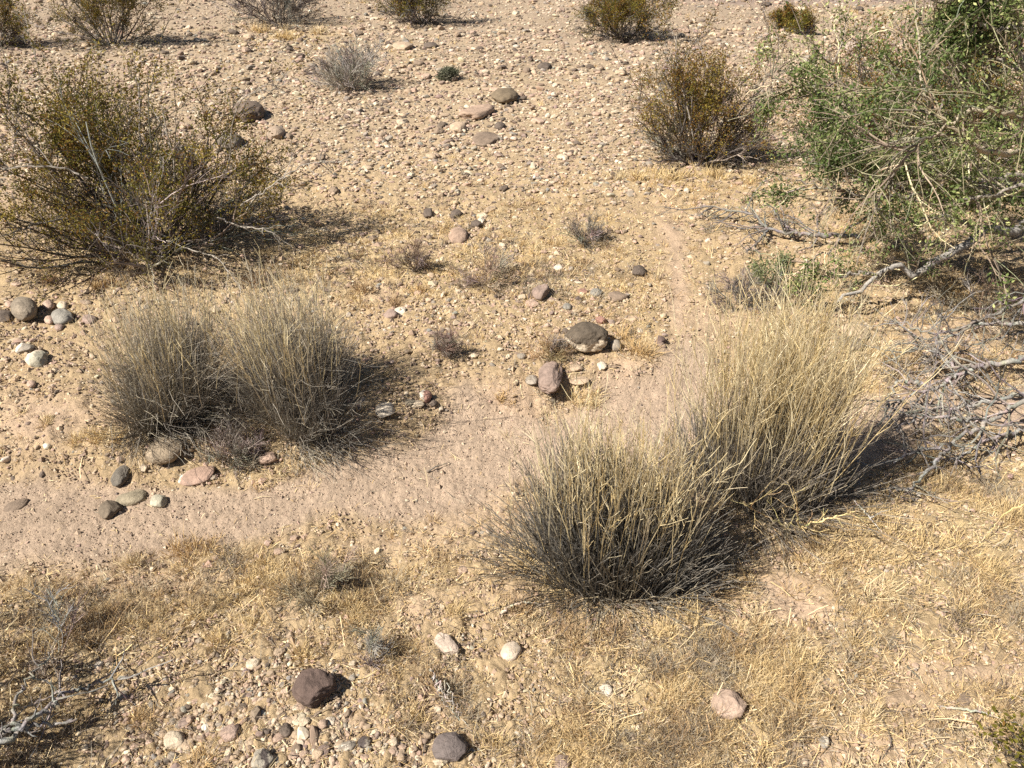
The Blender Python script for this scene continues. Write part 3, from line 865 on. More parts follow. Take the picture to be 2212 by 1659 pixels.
creosote(1505, 352, 1.42, .74, 'rust brown creosote bush left of the green branches', 8, n0=54, dens=1.1, wts=(.28, .55, .17), low=.15, bark=(.12, .10, .088),
         extra=[([(1420, 290, 6.6), (1380, 285, 6.5), (1310, 310, 6.4), (1302, 345, 6.4)], .007, (.15, .13, .11)),
                ([(1440, 250, 6.6), (1370, 180, 6.6), (1330, 120, 6.6), (1320, 80, 6.6)], .006, (.15, .12, .1))])
creosote(1925, 400, 1.62, .95, 'orange brown creosote bush hidden behind the green branches', 9, n0=62, dens=1.4, wts=(.2, .62, .18), low=.2, bark=(.11, .095, .085))
creosote(1690, 62, .36, .3, 'knee high rust coloured bush on the rocky rise', 10, n0=18, dens=.8, wts=(.2, .7, .1))
creosote(1735, 75, .35, .3, 'low thin bush right of the knee high rust bush', 12, n0=16, dens=.5)
GREY = (.36, .325, .28)
creosote(756, 188, .62, .52, 'pale ash grey leafless bush on the gravel flat', 13, n0=60, leaf=False, bark=GREY, low=.15, name='grey_bush')
creosote(968, 172, .13, .12, 'tiny dark cushion plant on the gravel flat', 14, n0=18, leaf=True, dens=.35, pal=((.12, .125, .08), (.17, .17, .12), (.26, .25, .18)), bark=(.1, .09, .08), name='cushion_plant', cat='plant')
creosote(2305, 1765, .26, .26, 'olive leafy sprig poking in at the lower right corner', 15, n0=16, dens=1.2, wts=(.7, .15, .15), name='leafy_sprig', cat='plant')
WG = (.34, .285, .20)
creosote(690, 1285, .17, .15, 'wiry grey green bushlet above the foreground gravel', 16, n0=16, leaf=False, bark=WG, low=.2, name='wiry_bushlet', cat='plant')
creosote(-520, 1690, 1.0, .5, 'bare grey dead bush just outside the lower left corner', 30, n0=34, leaf=False, bark=(.25, .23, .21), low=.3, name='dead_bush')
creosote(893, 580, .20, .16, 'small brown dead bushlet on the slope below the black stones', 17, n0=18, leaf=False, bark=(0.36, 0.27, 0.195), low=.3, name='wiry_bushlet', cat='plant')
creosote(1050, 608, .24, .22, 'spreading brown grey bushlet above the gravel slope', 18, n0=19, leaf=False, bark=(0.375, 0.3, 0.225), low=.4, name='wiry_bushlet', cat='plant')
creosote(1262, 522, .22, .22, 'tiny black based twiggy bush in the middle distance', 19, n0=16, leaf=False, bark=(0.24, 0.21, 0.18), low=.35, name='wiry_bushlet', cat='plant')
creosote(1590, 652, .20, .22, 'black dead stump bristling with grey twigs behind the tall straw', 20, n0=20, leaf=False, bark=(0.195, 0.165, 0.15), low=.5, name='dead_stump', cat='stump')
creosote(510, 990, .22, .13, 'ash grey twig heap at the foot of the left straw clumps', 23, n0=26, leaf=False, bark=(.33, .28, .235), low=.3, name='twig_heap', cat='twigs')
creosote(805, 1425, .17, .06, 'thin silvery dead plant standing in the foreground', 24, n0=5, leaf=False, bark=(.38, .345, .30), low=.1, name='dead_plant', cat='plant')
creosote(1700, 650, .22, .26, 'low green sprig lying in front of the dead stump', 25, n0=12, dens=.28, pal=((.11, .13, .055), (.15, .17, .08), (.22, .23, .12)), name='leafy_sprig', cat='plant')
creosote(125, 1420, .22, .2, 'brown twiggy plant above the corner dead branch', 26, n0=7, leaf=False, bark=(0.3, 0.225, 0.165), low=.3, name='wiry_bushlet', cat='plant')
creosote(960, 760, .13, .12, 'small dark plant left of the mauve slab on the gravel slope', 27, n0=13, leaf=False, bark=(0.3, 0.225, 0.18), low=.3, name='wiry_bushlet', cat='plant')
creosote(1185, 770, .14, .12, 'reddish brown wiry plant beside the crusted boulder', 28, n0=15, leaf=False, bark=(0.45, 0.3, 0.18), low=.3, name='wiry_bushlet', cat='plant')
creosote(2120, 690, .35, .3, 'shaded brown bushlet under the green branches', 29, n0=18, leaf=False, bark=(0.33, 0.255, 0.18), low=.3, name='wiry_bushlet', cat='plant')


# ------------------------------------------------------------------ big bunch grasses
def clump(u, v, Hh, rx, ry, label, seed, n_old, n_str, straw_c, old_c, hs=(.6, 1.1), ho=(.3, .7), lean_o=.5, lean_s=.25, nt=14, fuzzy=0., r_old=.0016, smin=.30):
    r = RS(seed)
    base = gnd(u, v)
    root = empty('bunch_grass', base); tag(root, label, 'grass clump', 'large grass clumps')
    ta = r.uniform(0, 6.283, nt); tq = np.sqrt((np.arange(nt) + .5) / nt) * r.uniform(.8, 1.05, nt)
    tx, ty = np.cos(ta) * tq, np.sin(ta) * tq          # tussock centres in the unit disc
    th = r.uniform(.55, 1.2, nt) * (1 - .22 * tq ** 2)
    tl = r.randn(nt, 2) * .15
    tw_ = r.uniform(.4, 1.3, nt)

    def stems(n, hr, c, lean, r0, r1, jit, trop, rnd):
        k = r.choice(nt, n, p=tw_ / tw_.sum())
        ox = tx[k] + .23 * r.randn(n); oy = ty[k] + .23 * r.randn(n)
        rad = np.hypot(ox, oy)
        d = np.stack([ox * lean + tl[k, 0] + rnd * r.randn(n), oy * lean + tl[k, 1] + rnd * r.randn(n), np.ones(n)], -1)
        out = rad > r.uniform(.7, 1.5, n) + (0 if lean > .25 or lean_o < .2 and lean == lean_o else 1.5)               # outermost stems flop over
        d[out, :2] += np.stack([ox[out], oy[out]], -1) * .45; d[out, 2] *= r.uniform(.1, .8, out.sum())
        L = Hh * r.uniform(hr[0], hr[1], n) * th[k] * np.where(out, .75, 1)
        px = base[0] + ox * rx; py = base[1] + oy * ry
        P = grow(np.stack([px, py, hgt(px, py) - .01], -1), d, L, r, 6, jit, trop)
        P[:, :, 2] = np.maximum(P[:, :, 2], hgt(P[:, :, 0], P[:, :, 1]) + .004)
        cc = np.asarray(c)[np.clip((vnoise(ox * 4 + 30, oy * 4 + 30, seed) * len(c) + .9 * r.randn(n)).astype(int), 0, len(c) - 1)] * r.uniform(.72, 1.2, (n, 1))
        g = Geo()
        g.tubes(P, taper(n, 6, r0, r1) * r.uniform(.75, 1.25, (n, 1)), cc, 3)
        return g, P, cc
    g, P, cc = stems(n_old, ho, old_c, lean_o, r_old, r_old * .6, .08, .0, .14)
    q, d, L, par, _ = sub(P, r, 2 if fuzzy else 1, .3, .97, 26 + 14 * fuzzy, (.15, .4 + .2 * fuzzy))
    g.tubes(grow(q, d, L, r, 4, .12), taper(len(q), 4, r_old * .65, r_old * .4), cc[par] * r.uniform(.85, 1.3, (len(par), 1)), 3)
    g.build('old_stems', M_STEM, root, base)
    # pale culms rise out of the upper part of the older stems
    pi = r.randint(0, len(P), n_str); ti = r.uniform(.25, .98, n_str) * 5; i0 = np.minimum(ti.astype(int), 4); fr = (ti - i0)[:, None]
    q0 = P[pi, i0] * (1 - fr) + P[pi, i0 + 1] * fr
    td = unit(P[pi, i0 + 1] - P[pi, i0]); td[:, :2] *= lean_s; td[:, 2] = np.maximum(np.abs(td[:, 2]), .55) + .55
    okk = ((q0[:, 2] - base[2]) > smin * Hh) | ((r.rand(n_str) < .18) & (unit(P[:, -1] - P[:, 0])[pi, 2] > .8))
    q0, td = q0[okk], td[okk]; m = len(q0)
    tgt = Hh * r.uniform(hs[0], hs[1], m) - (q0[:, 2] - base[2])
    P = grow(q0, td + .075 * r.randn(m, 3), np.clip(tgt, .12, Hh), r, 7, .055, .0)
    cc = np.asarray(straw_c)[r.randint(0, len(straw_c), m)] * r.uniform(.75, 1.15, (m, 1))
    g = Geo(); g.tubes(P, taper(m, 7, .0014, .0009) * r.uniform(.75, 1.25, (m, 1)), cc, 3)
    q, d, L, par, _ = sub(P, r, 3, .35, 1.0, 24, (.08, .25))
    g.tubes(grow(q, d, L, r, 4, .10), taper(len(q), 4, .0012, .0006), cc[par] * r.uniform(.85, 1.15, (len(par), 1)), 3)
    g.build('straw_stalks', M_STRAW, root, base)
    return root


ST1 = [(.76, .64, .40), (.80, .70, .48), (.70, .56, .31), (.60, .51, .36)]
ST2 = [(.68, .57, .36), (.55, .48, .36), (.70, .58, .34), (.50, .44, .34)]
OLDD = [(.10, .092, .084), (.14, .128, .112), (.20, .175, .145), (.26, .22, .16)]
OLDL = [(.20, .18, .155), (.27, .24, .20), (.16, .14, .12), (.33, .29, .22)]
OLDG = [(.17, .152, .136), (.23, .205, .175), (.14, .122, .106), (.32, .27, .20)]
clump(366, 880, .50, .14, .17, 'grey brown grass clump with wispy straw tips, left one of the joined pair', 101, 2600, 520, ST2, OLDL, hs=(.8, 1.3), ho=(.35, 1.0), lean_o=.62, lean_s=.5, fuzzy=.8, r_old=.0012, nt=9)
clump(648, 885, .52, .17, .20, 'grey brown grass clump at the right of the joined pair, casting a dark shadow', 102, 3000, 560, ST2, OLDL, hs=(.8, 1.3), ho=(.3, 1.0), lean_o=.66, lean_s=.5, fuzzy=.8, r_old=.0012, nt=16)
clump(1330, 1222, .56, .24, .16, 'dark based grass clump nearest the viewer with straw coloured tips', 103, 4400, 1500, ST1, OLDD, hs=(.7, 1.2), ho=(.35, .9), lean_o=.26, lean_s=.5, nt=20, smin=.42)
clump(1640, 1062, .77, .235, .16, 'tallest pale straw grass clump behind the dark based one', 104, 3600, 3200, ST1, OLDG, hs=(.65, 1.2), ho=(.3, .75), lean_o=.17, lean_s=.4, nt=22, smin=.40)


# ------------------------------------------------------------------ short dry grass, straw litter
def tuft_geo(g, r, p, n, Lh, wd, c, out=.8):
    """n blades at each base in p (M,3), lengths Lh (M,)"""
    M = len(p)
    pp = np.repeat(p, n, 0); LL = np.repeat(Lh, n) * r.uniform(.4, 1.1, M * n)
    a = r.uniform(0, 6.283, M * n); q = np.sqrt(r.rand(M * n))
    pp = pp + np.stack([np.cos(a), np.sin(a), 0 * a], -1) * (np.repeat(Lh, n) * .35 * q)[:, None]
    pp[:, 2] = hgt(pp[:, 0], pp[:, 1]) - .002
    ln = q * out * r.uniform(.3, 1.4, M * n)
    d = np.stack([np.cos(a) * np.sin(ln), np.sin(a) * np.sin(ln), np.cos(ln)], -1) + .25 * r.randn(M * n, 3)
    P = grow(pp, d, LL, r, 4, .22, -.08)
    W_ = np.repeat(wd, n)
    T = unit(P[:, -1] - P[:, 0]); s = unit(np.cross(T, r.randn(M * n, 3)))
    k = np.array([1, .9, .65, .15])[None, :, None]
    A = P - s[:, None] * W_[:, None, None] * k * .5; B = P + s[:, None] * W_[:, None, None] * k * .5
    V = np.stack([A, B], 2)
    idx = np.arange(M * n * 8).reshape(M * n, 4, 2)
    f = np.stack([idx[:, :-1, 0], idx[:, :-1, 1], idx[:, 1:, 1], idx[:, 1:, 0]], -1).reshape(-1, 4)
    cc = np.repeat(c, n, 0) * r.uniform(.75, 1.2, (M * n, 1))
    g.add(V.reshape(-1, 3), f, np.repeat(cc, 8, 0))


SC_ = np.array([(.60, .45, .235), (.66, .53, .33), (.50, .345, .17), (.36, .245, .14), (.19, .15, .115), (.34, .29, .22)])


def dry_grass():
    r = RS(31); n = 70000
    u = r.uniform(-300, 2500, n); v = r.uniform(5, 1820, n)
    p = gnd(u, v); dpt = proj(p)[2]
    ws, sand, straw, grav = zones(p[:, 0], p[:, 1])
    clus = fbm(p[:, 0] * 6, p[:, 1] * 6, 131)
    keep = r.rand(n) < np.clip(straw * .66, 0, .8) * (.06 + 1.9 * sstep(.40, .66, clus)) + .03 * (1 - ws)
    p, dpt, u, v = p[keep], dpt[keep], u[keep], v[keep]; n = len(u)
    px = dpt / (F * 1024 / W)
    Lh = np.maximum(r.uniform(.022, .074, n) * (1 + .5 * (r.rand(n) < .12)), px * 4)
    tone = (fbm(p[:, 0] * 6.5, p[:, 1] * 6.5, 141) - .5) * 2.1 + .47 + .22 * r.randn(n)
    c = SC_[np.clip((tone * 6).astype(int), 0, 5)] * r.uniform(.85, 1.15, (n, 1))
    g = Geo()
    tuft_geo(g, r, p, 16, Lh, np.maximum(.0012, px * .42), c, 1.1)
    o = g.build('dry_grass', M_LITTER)
    tag(o, 'short dry yellow and brown grass scattered over the desert ground', 'grass', kind='stuff')


def litter():
    r = RS(33); n = 190000
    u = r.uniform(-300, 2500, n); v = r.uniform(430, 1820, n)
    p = gnd(u, v); dpt = proj(p)[2]
    ws, sand, straw, grav = zones(p[:, 0], p[:, 1])
    keep = r.rand(n) < np.clip(straw * .95 + .14, 0, 1) * (1 - .75 * ws)
    p, dpt = p[keep], dpt[keep]; n = len(p)
    px = dpt / (F * 1024 / W)
    L = r.uniform(.006, .028, n) * (1 + 3.2 * (r.rand(n) < .045)); a = r.uniform(0, 6.283, n)
    d = np.stack([np.cos(a), np.sin(a), .35 * r.randn(n)], -1)
    P = grow(p + np.array([0, 0, .005]), d, L, r, 3, .2)
    P[:, :, 2] = np.maximum(P[:, :, 2], hgt(P[:, :, 0], P[:, :, 1]) + .004)
    W_ = np.maximum(r.uniform(.0010, .0030, n), px * .5)
    c = SC_[r.choice(6, n, p=[.22, .25, .11, .10, .20, .12])] * r.uniform(.75, 1.2, (n, 1))
    s = unit(np.cross(unit(d), np.array([0, 0, 1.]) + .5 * r.randn(n, 3)))
    A = P - s[:, None] * W_[:, None, None] * .5; B = P + s[:, None] * W_[:, None, None] * .5
    V = np.stack([A, B], 2); idx = np.arange(n * 6).reshape(n, 3, 2)
    f = np.stack([idx[:, :-1, 0], idx[:, :-1, 1], idx[:, 1:, 1], idx[:, 1:, 0]], -1).reshape(-1, 4)
    g = Geo(); g.add(V.reshape(-1, 3), f, np.repeat(c, 6, 0))
    o = g.build('straw_litter', M_LITTER)
    tag(o, 'fallen straw bits and dead leaf crumbs littering the ground', 'litter', kind='stuff')


dry_grass(); litter()

TUFTS = [(1432, 392, .16, 0), (1480, 385, .15, 0), (1385, 388, .12, 0), (1335, 385, .12, 1), (1550, 382, .14, 0), (1610, 392, .13, 0), (1690, 470, .14, 2), (1865, 480, .2, 2),
         (105, 912, .05, 1), (160, 952, .07, 0), (215, 950, .08, 0), (262, 950, .07, 0), (480, 1396, .07, 0), (395, 1190, .09, 3), (440, 1185, .08, 3), (275, 1225, .08, 1),
         (505, 1300, .06, 0), (1090, 868, .05, 3), (1250, 860, .10, 0), (1285, 870, .09, 1), (900, 628, .08, 3), (860, 655, .08, 2), (1380, 760, .13, 3), (1340, 735, .1, 3), (790, 630, .1, 2),
         (1115, 1225, .10, 0), (1135, 1330, .08, 2), (985, 1330, .07, 0), (1230, 1370, .09, 2), (1330, 1375, .09, 2), (1440, 1370, .10, 0), (1530, 1290, .12, 2), (1490, 1330, .10, 0),
         (1830, 1200, .11, 0), (1930, 1160, .11, 0), (2050, 1180, .13, 0), (2150, 1250, .13, 0), (2180, 1120, .13, 0), (1900, 1290, .09, 1), (2060, 1330, .09, 4), (1620, 1360, .08, 1),
         (1860, 1400, .07, 0), (1740, 1450, .07, 0), (2110, 1360, .08, 0), (1660, 1620, .08, 0), (1230, 1560, .08, 2), (1330, 1600, .08, 0), (1480, 1600, .07, 2), (1060, 1620, .07, 0),
         (970, 1480, .07, 2), (70, 1420, .10, 0), (185, 1370, .09, 2), (140, 1620, .10, 4), (60, 1640, .11, 4), (660, 1420, .06, 0), (730, 1300, .07, 0), (590, 1270, .06, 1),
         (2100, 780, .12, 2), (2060, 640, .12, 3), (1990, 690, .10, 1), (2170, 600, .14, 2), (1910, 760, .10, 1), (560, 610, .12, 2), (120, 610, .11, 2), (220, 620, .1, 3),
         (620, 85, .25, 0), (560, 70, .22, 0), (690, 75, .22, 1), (430, 1660, .06, 3), (300, 1560, .06, 3), (905, 1555, .05, 0), (1880, 1560, .06, 1)]
TW = ['golden', 'pale straw coloured', 'brownish', 'rusty tan', 'grey brown']
TI = [0, 1, 3, 2, 4]


def tufts():
    r = RS(44)
    for i, (u, v, hh, t) in enumerate(TUFTS):
        p = gnd(u, v); px = proj(p)[2] / (F * 1024 / W)
        g = Geo()
        m = 4
        pp = p[None] + r.randn(m, 3) * np.array([.35 * hh, .3 * hh, 0])
        tuft_geo(g, r, pp, 34, np.full(m, hh) * r.uniform(.75, 1.1, m), np.full(m, max(.0018, px * .5)), np.tile(SC_[TI[t]], (m, 1)), .8)
        o = g.build('grass_tuft', M_LITTER, None, p)
        head = f"{'small' if hh < .08 else 'bushy' if hh > .12 else 'short'} {TW[t]} grass tuft"
        tag(o, where(u, v, head), 'grass tuft', 'separate dry grass tufts')


tufts()


# ------------------------------------------------------------------ dead branches and sticks
def branch(pts, rad, label, seed, col=(.33, .30, .28), n1=16, n2=4, l1=(.12, .35), name='dead_branch', cat='branch', group=None, tips=.3, lift=0., wob=.006, dev=42, more=(), tw=1.0, merge=False):
    """pts: (u, v, height above ground). First list is the main limb; `more` are further limbs."""
    r = RS(seed)
    limbs = [pts] + list(more)
    g = Geo(); tg = g if merge else Geo()
    o0 = gnd(pts[0][0], pts[0][1])
    allp = []
    for k, L in enumerate(limbs):
        Q = np.array([gnd(a, b, dz) for a, b, dz in L])
        n = max(14, len(L) * 7)
        Q = smooth_line(Q, n, r, wob)
        rr = rad * (1 if k == 0 else .7)
        wid = np.linspace(rr, rr * tips, n) * (1 + .12 * r.randn(n).clip(-1.5, 1.5))
        c = vary(col, n, r, .12)
        g.tubes(Q[None], wid[None], c[None], 7)
        if n1:
            q, d, L1, par, t = sub(Q[None], r, n1 if k == 0 else max(3, n1 // 2), .12, .98, dev, l1)
            P1 = grow(q, d, L1, r, 7, .2)
            P1[:, :, 2] = np.maximum(P1[:, :, 2], hgt(P1[:, :, 0], P1[:, :, 1]) + .004)
            tg.tubes(P1, taper(len(P1), 7, rr * .38 * tw, rr * .14 * tw), vary(col, len(P1), r, .25) * .9, 4)
            if n2:
                q, d, L2, par, t = sub(P1, r, n2, .2, .97, 40, (.25, .6))
                P2 = grow(q, d, L2, r, 5, .2)
                P2[:, :, 2] = np.maximum(P2[:, :, 2], hgt(P2[:, :, 0], P2[:, :, 1]) + .004)
                tg.tubes(P2, taper(len(P2), 5, max(rr * .17 * tw, .0011), max(rr * .08 * tw, .0008)), vary(col, len(P2), r, .25) * .8, 3)
    if n1 and not merge:
        root = empty(name, o0); tag(root, label, cat, group)
        g.build('limb', M_BARK, root, o0, smooth=True); tg.build('twigs', M_BARK, root, o0)
        return root
    o = g.build(name, M_BARK, None, o0, smooth=True); tag(o, label, cat, group)
    return o


DG = 'grey dead branches'
branch([(2330, 750, .34), (2212, 778, .30), (2125, 790, .26), (2061, 813, .20), (2022, 838, .16), (1985, 848, .14), (1922, 875, .10)], .015,
       'thick grey dead limb with a tangle of twigs, the upper one at the right edge', 201, col=(.27, .245, .22), n1=22, n2=4, l1=(.12, .42), group=DG,
       more=[[(2022, 838, .16), (1975, 828, .17), (1938, 827, .18), (1918, 863, .15), (1918, 900, .10), (1950, 925, .05)], [(2125, 790, .26), (2061, 790, .24), (1990, 740, .20), (1940, 700, .18)],
             [(2212, 700, .40), (2120, 700, .38), (2010, 720, .30), (1930, 690, .3)], [(2212, 850, .2), (2130, 870, .18), (2060, 880, .12), (1980, 885, .1)]])
branch([(2330, 830, .22), (2212, 868, .20), (2141, 906, .16), (2108, 928, .14), (2035, 962, .10), (1975, 975, .08), (1930, 1000, .05)], .013,
       'long grey dead limb lower at the right edge, arching to the tall straw clump', 202, col=(.28, .255, .23), n1=22, n2=4, l1=(.12, .4), group=DG,
       more=[[(2060, 955, .11), (2020, 1000, .06), (1968, 1052, .02), (1900, 1055, .01)], [(2212, 930, .1), (2140, 945, .1), (2080, 985, .05), (2010, 1000, .03)], [(2141, 906, .16), (2060, 905, .18), (1990, 900, .15), (1930, 930, .1)]])
branch([(2330, 590, .60), (2212, 650, .50), (2120, 690, .40), (2040, 735, .30), (1960, 760, .18)], .010,
       'fine dark grey dead spray reaching down at the right edge in the tree shade', 217, col=(.20, .18, .16), n1=26, n2=4, l1=(.12, .4), group=DG,
       more=[[(2330, 690, .4), (2200, 720, .33), (2110, 745, .25), (2030, 790, .12)]])
branch([(1855, 512, .06), (1768, 508, .08), (1721, 504, .07), (1661, 494, .06), (1618, 463, .08), (1518, 445, .1)], .016,
       'low dark dead branch lying under the green leaves', 203, col=(.19, .17, .155), n1=26, n2=4, l1=(.12, .3), group=DG,
       more=[[(1661, 494, .06), (1640, 520, .05), (1610, 545, .03)], [(1721, 504, .07), (1690, 480, .12), (1660, 440, .16)]])
branch([(-60, 1655, .05), (0, 1608, .07), (72, 1555, .09), (119, 1521, .10), (163, 1491, .10), (217, 1476, .09), (275, 1462, .08)], .0095,
       'silvery dead branch curving up from the lower left corner', 204, col=(.27, .25, .23), n1=12, n2=2, l1=(.08, .25), group=DG)
branch([(-80, 1580, .06), (0, 1577, .07), (36, 1574, .08), (90, 1566, .07), (166, 1553, .06)], .009,
       'short straight silvery dead branch at the lower left edge', 205, col=(.25, .23, .21), n1=8, n2=2, l1=(.1, .3), group=DG,
       more=[[(36, 1574, .08), (34, 1520, .12), (60, 1470, .16), (110, 1410, .18)]])
branch([(938, 1459, .04), (954, 1487, .035), (974, 1520, .02), (994, 1557, .008)], .0032,
       'bundle of bleached white twigs lying in the dry grass', 206, col=(.46, .42, .37), n1=0, name='twig_bundle', cat='twigs',
       more=[[(945, 1470, .03), (965, 1505, .012), (984, 1540, .012)], [(948, 1480, .03), (968, 1488, .035), (978, 1515, .025), (996, 1545, .01)], [(938, 1459, .04), (950, 1500, .01), (975, 1535, .008), (1020, 1580, .006)],
             [(930, 1445, .03), (945, 1475, .03), (960, 1500, .03)]])
branch([(1083, 1328, .008), (1105, 1309, .018), (1135, 1302, .022), (1178, 1306, .018)], .006, 'pale curved stick at the foot of the dark based grass clump', 207, col=(.56, .48, .38), n1=0, name='stick', cat='stick', group='loose sticks', wob=.002)
branch([(922, 1019, .006), (945, 1007, .016), (971, 999, .008)], .0045, 'short thin dark stick lying on the open wash', 208, col=(.24, .20, .16), n1=0, name='stick', cat='stick', group='loose sticks', wob=.001)
branch([(2025, 1527, .008), (2091, 1534, .012), (2158, 1550, .012), (2240, 1580, .01)], .0045, 'long bare grey stick near the lower right edge', 209, col=(.40, .36, .30), n1=0, name='stick', cat='stick', group='loose sticks', wob=.002)
branch([(1935, 1340, .01), (1980, 1365, .012), (2015, 1396, .01)], .0035, 'yellowish forked stalk lying in the straw', 210, col=(.58, .48, .26), n1=0, name='stick', cat='stick', group='loose sticks', wob=.002,
       more=[[(2000, 1383, .012), (2020, 1380, .01), (2045, 1385, .01)]])
branch([(1735, 1160, .02), (1728, 1140, .07), (1791, 1120, .15), (1848, 1104, .21)], .0055, 'golden thorny branch standing before the tall straw clump', 211, merge=True, col=(.58, .45, .24), wob=.003, n1=12, n2=2, l1=(.12, .35), name='thorny_branch',
       more=[[(1730, 1155, .03), (1675, 1125, .13), (1625, 1100, .22), (1598, 1080, .28)], [(1728, 1145, .05), (1722, 1110, .17), (1721, 1085, .25), (1712, 1050, .34)], [(1721, 1165, .0), (1735, 1145, .02), (1728, 1125, .06)]])
branch([(1845, 1080, .05), (1880, 1120, .04), (1905, 1150, .02)], .0035, 'white forked twig right of the golden thorny branch', 212, col=(.5, .46, .4), n1=0, name='stick', cat='stick', group='loose sticks', wob=.002,
       more=[[(1880, 1120, .04), (1903, 1106, .05), (1928, 1100, .04)]])
branch([(2212, 1090, .12), (2170, 1110, .06), (2130, 1160, .02)], .0035, 'long straw stalk leaning in from the right edge', 213, col=(.58, .46, .22), n1=0, name='stick', cat='stick', group='loose sticks', wob=.002)
branch([(1960, 1440, .004), (2000, 1478, .006)], .0035, 'short dark twig on the litter above the bare sand patch', 214, col=(.13, .11, .09), n1=0, name='stick', cat='stick', group='loose sticks', wob=.001)
branch([(1900, 1545, .006), (1925, 1600, .01), (1905, 1640, .004)], .003, 'thin crooked dark twig beside the small white stone', 215, col=(.15, .12, .10), n1=0, name='stick', cat='stick', group='loose sticks', wob=.001)
branch([(1700, 1390, .006), (1712, 1425, .01), (1760, 1440, .006)], .003, 'pale bent twig among foreground grass above the flat pinkish rock', 216, col=(.42, .36, .28), n1=0, name='stick', cat='stick', group='loose sticks', wob=.001)


def bark_curl():
    r = RS(71); p = gnd(1695, 1160); m = mpp(p)
    n = 14; k = 6
    t = np.linspace(0, 1, n)
    ax = np.stack([p[0] + .006 * np.sin(t * 5), p[1] + .012 * t, p[2] - .004 + t * .075], -1)
    V = []
    for i in range(n):
        for j in range(k):
            a = math.radians(-200 + 190 * j / (k - 1) + 40 * math.sin(i * .5))
            rr = .011 * (1 - .35 * t[i]) * (1 + .15 * r.randn())
            V.append(ax[i] + np.array([math.cos(a) * rr, math.sin(a) * rr, .002 * r.randn()]))
    idx = np.arange(n * k).reshape(n, k)
    f = np.stack([idx[:-1, :-1], idx[:-1, 1:], idx[1:, 1:], idx[1:, :-1]], -1).reshape(-1, 4)
    g = Geo(); g.add(np.array(V), f, np.array([.62, .52, .34]))
    o = g.build('bark_curl', M_LITTER, None, p, smooth=True)
    tag(o, 'pale curl of dry bark standing at the foot of the golden thorny branch', 'bark')


bark_curl()


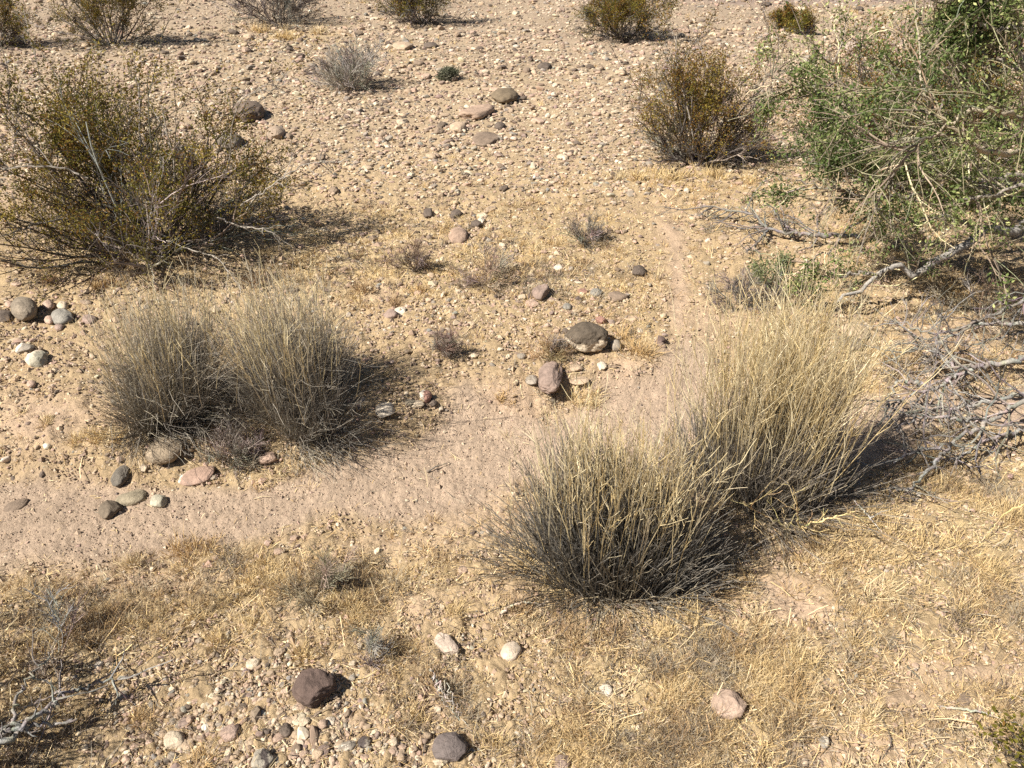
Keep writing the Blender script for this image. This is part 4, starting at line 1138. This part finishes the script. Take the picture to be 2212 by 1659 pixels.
# ------------------------------------------------------------------ green desert tree reaching in from the right
def green_tree():
    r = RS(88)
    base = np.array([4.15, 4.75, float(hgt(4.15, 4.75))])
    root = empty('ironwood_tree', base)
    tag(root, 'green leaved desert tree reaching in from the right edge with drooping branches', 'tree')
    g = Geo(); bark = (.27, .235, .20)
    crotch = base + np.array([-.25, -.1, .55])
    T = smooth_line(np.array([base - [0, 0, .1], base + [-.05, 0, .25], crotch]), 14, r, .01)
    g.tubes(T[None], taper(1, 14, .14, .10), np.array(bark), 9)
    c2 = base + np.array([-.5, -.15, 1.1])
    limbs = [
        ([crotch, at(2208, 489, 4.3), at(2124, 500, 4.2), at(2041, 553, 4.05), at(1971, 594, 3.95), at(1941, 574, 3.95), at(1901, 597, 3.9), at(1808, 657, 3.75)], .026, .35, (.30, .275, .25)),
        ([crotch, at(2160, 430, 4.5), at(2060, 400, 4.5), at(1995, 352, 4.5), at(1975, 325, 4.5), at(1941, 307, 4.5), at(1918, 277, 4.5), at(1868, 263, 4.5), at(1830, 200, 4.5), at(1790, 110, 4.5)], .022, .25, (.36, .29, .22)),
        ([at(1905, 275, 4.5), at(1850, 245, 4.45), at(1800, 215, 4.4), at(1720, 190, 4.4), at(1650, 150, 4.4)], .014, .3, (.34, .28, .22)),
        ([crotch, at(2200, 300, 4.6), at(2130, 220, 4.6), at(2060, 150, 4.6), at(2000, 60, 4.6), at(1970, 0, 4.6)], .016, .3, bark),
        ([at(2130, 220, 4.6), at(2140, 120, 4.5), at(2110, 30, 4.5), at(2100, -60, 4.5)], .011, .3, bark),
        ([crotch, at(2230, 180, 4.4), at(2200, 60, 4.4), at(2150, -60, 4.4)], .018, .4, bark),
        ([at(2160, 430, 4.4), at(2080, 440, 4.2), at(2000, 420, 4.15), at(1900, 430, 4.1), at(1800, 410, 4.1), at(1720, 390, 4.1)], .015, .3, bark),
        ([at(2124, 500, 4.2), at(2050, 470, 4.05), at(1960, 480, 4.0), at(1860, 440, 4.0)], .013, .3, (.22, .2, .18)),
        ([at(2060, 400, 4.5), at(1990, 400, 4.3), at(1900, 370, 4.25), at(1840, 330, 4.25), at(1790, 330, 4.2)], .013, .3, bark),
        ([crotch, at(2260, 330, 4.0), at(2130, 330, 3.6), at(2060, 280, 3.5), at(2010, 220, 3.5), at(1950, 170, 3.5)], .014, .3, (.40, .33, .24)),
        ([at(1901, 597, 3.9), at(1850, 590, 3.9), at(1780, 600, 3.85), at(1720, 590, 3.85)], .010, .3, (.25, .22, .19)),
        ([at(1995, 352, 4.5), at(1930, 430, 4.3), at(1850, 480, 4.2), at(1790, 540, 4.1), at(1740, 570, 4.05)], .011, .3, bark),
        ([at(2230, 180, 4.4), at(2170, 140, 4.4), at(2090, 110, 4.4), at(2010, 110, 4.4)], .012, .3, bark),
        ([at(2200, 60, 4.4), at(2140, 60, 4.35), at(2080, 20, 4.35), at(2040, -30, 4.35)], .012, .3, bark),
        ([at(2130, 220, 4.6), at(2160, 280, 4.4), at(2110, 330, 4.2), at(2060, 400, 4.2)], .011, .3, bark),
        ([crotch, at(2260, 290, 4.0), at(2170, 240, 3.6), at(2080, 250, 3.5), at(1990, 310, 3.5), at(1930, 370, 3.5)], .014, .3, (.36, .3, .22)),
        ([crotch, at(2330, 420, 3.9), at(2225, 400, 3.6), at(2150, 420, 3.5), at(2080, 430, 3.45)], .013, .3, bark),
        ([crotch, at(2300, 380, 4.3), at(2190, 380, 4.1), at(2110, 400, 4.0), at(2040, 350, 4.0)], .02, .3, bark),
    ]
    LL = []
    for pts, r0, k, c in limbs:
        Q = smooth_line(np.array(pts), 32, r, .010)
        if pts[0] is crotch:
            g.tubes(Q[None], taper(1, 32, r0 * 1.3, r0 * k), np.array(c), 7)
        else:
            g.tubes(Q[None], taper(1, 32, r0, r0 * k), np.array(c), 6)
        LL.append(Q)
    g.build('trunk', M_BARK, root, base, smooth=True)
    P0 = np.array(LL)
    tw = Geo(); lf = Geo()
    leafy = np.array([.06, .8, 1.1, 1.1, 1.0, 1.0, .7, .35, .65, .5, .25, .3, 1.05, 1.1, .7, .5, .5, .7])
    q, d, L, par, t = sub(P0, r, 26, .18, 1.0, 45, (.08, .26), up=.05)
    twk = np.clip(leafy * 1.3, .22, 1)
    kk = r.rand(len(q)) < twk[par]
    q, d, L, par = q[kk], d[kk], L[kk], par[kk]
    L = np.clip(L, .12, .55)
    P1 = grow(q, d, L, r, 7, .17, -.01)
    tw.tubes(P1, taper(len(P1), 7, .0055, .002), vary((.24, .20, .15), len(P1), r, .3), 4)
    q, d, L, par2, t = sub(P1, r, 6, .15, 1.0, 40, (.3, .7), up=.03)
    P2 = grow(q, d, np.maximum(L, .06), r, 5, .2, -.01)
    tw.tubes(P2, taper(len(P2), 5, .0025, .0013), vary((.24, .21, .14), len(P2), r, .35), 3)
    # pale bare thorny twigs
    q, d, L, par3, t = sub(P0, r, 2, .3, 1.0, 50, (.12, .3), up=.25)
    P3 = grow(q, d, np.clip(L, .15, .5), r, 8, .2, .02)
    tw.tubes(P3, taper(len(P3), 8, .0045, .0016), vary((.62, .52, .34), len(P3), r, .15), 4)
    q, d, L, _, t = sub(P3, r, 5, .2, 1, 45, (.15, .4))
    tw.tubes(grow(q, d, L, r, 5, .2), taper(len(q), 5, .002, .001), vary((.58, .50, .34), len(q), r, .15), 3)
    tw.build('twigs', M_BARK, root, base)
    pal = [(.085, .118, .038), (.145, .182, .060), (.235, .265, .10), (.38, .39, .17)]
    for P, par_, k0, per in ((P2, par[par2], 1, 8), (P1, par, 2, 8)):
        M, N, _ = P.shape
        lv = leafy[par_]
        for k in range(k0, N):
            cl = vnoise(P[:, k, 0] * 4.5 + 9, P[:, k, 1] * 4.5 + P[:, k, 2] * 5.5, 99)
            sel = r.rand(M) < lv * (.02 + 1.9 * sstep(.40, .60, cl))
            if sel.sum() == 0: continue
            tg = unit(P[sel, k] - P[sel, k - 1])
            leafset(lf, r, P[sel, k], tg, per, .0195, pal, (.32, .36, .22, .10), spread=.018, asp=.5)
    lf.build('crown', M_LEAF, root, base)


green_tree()
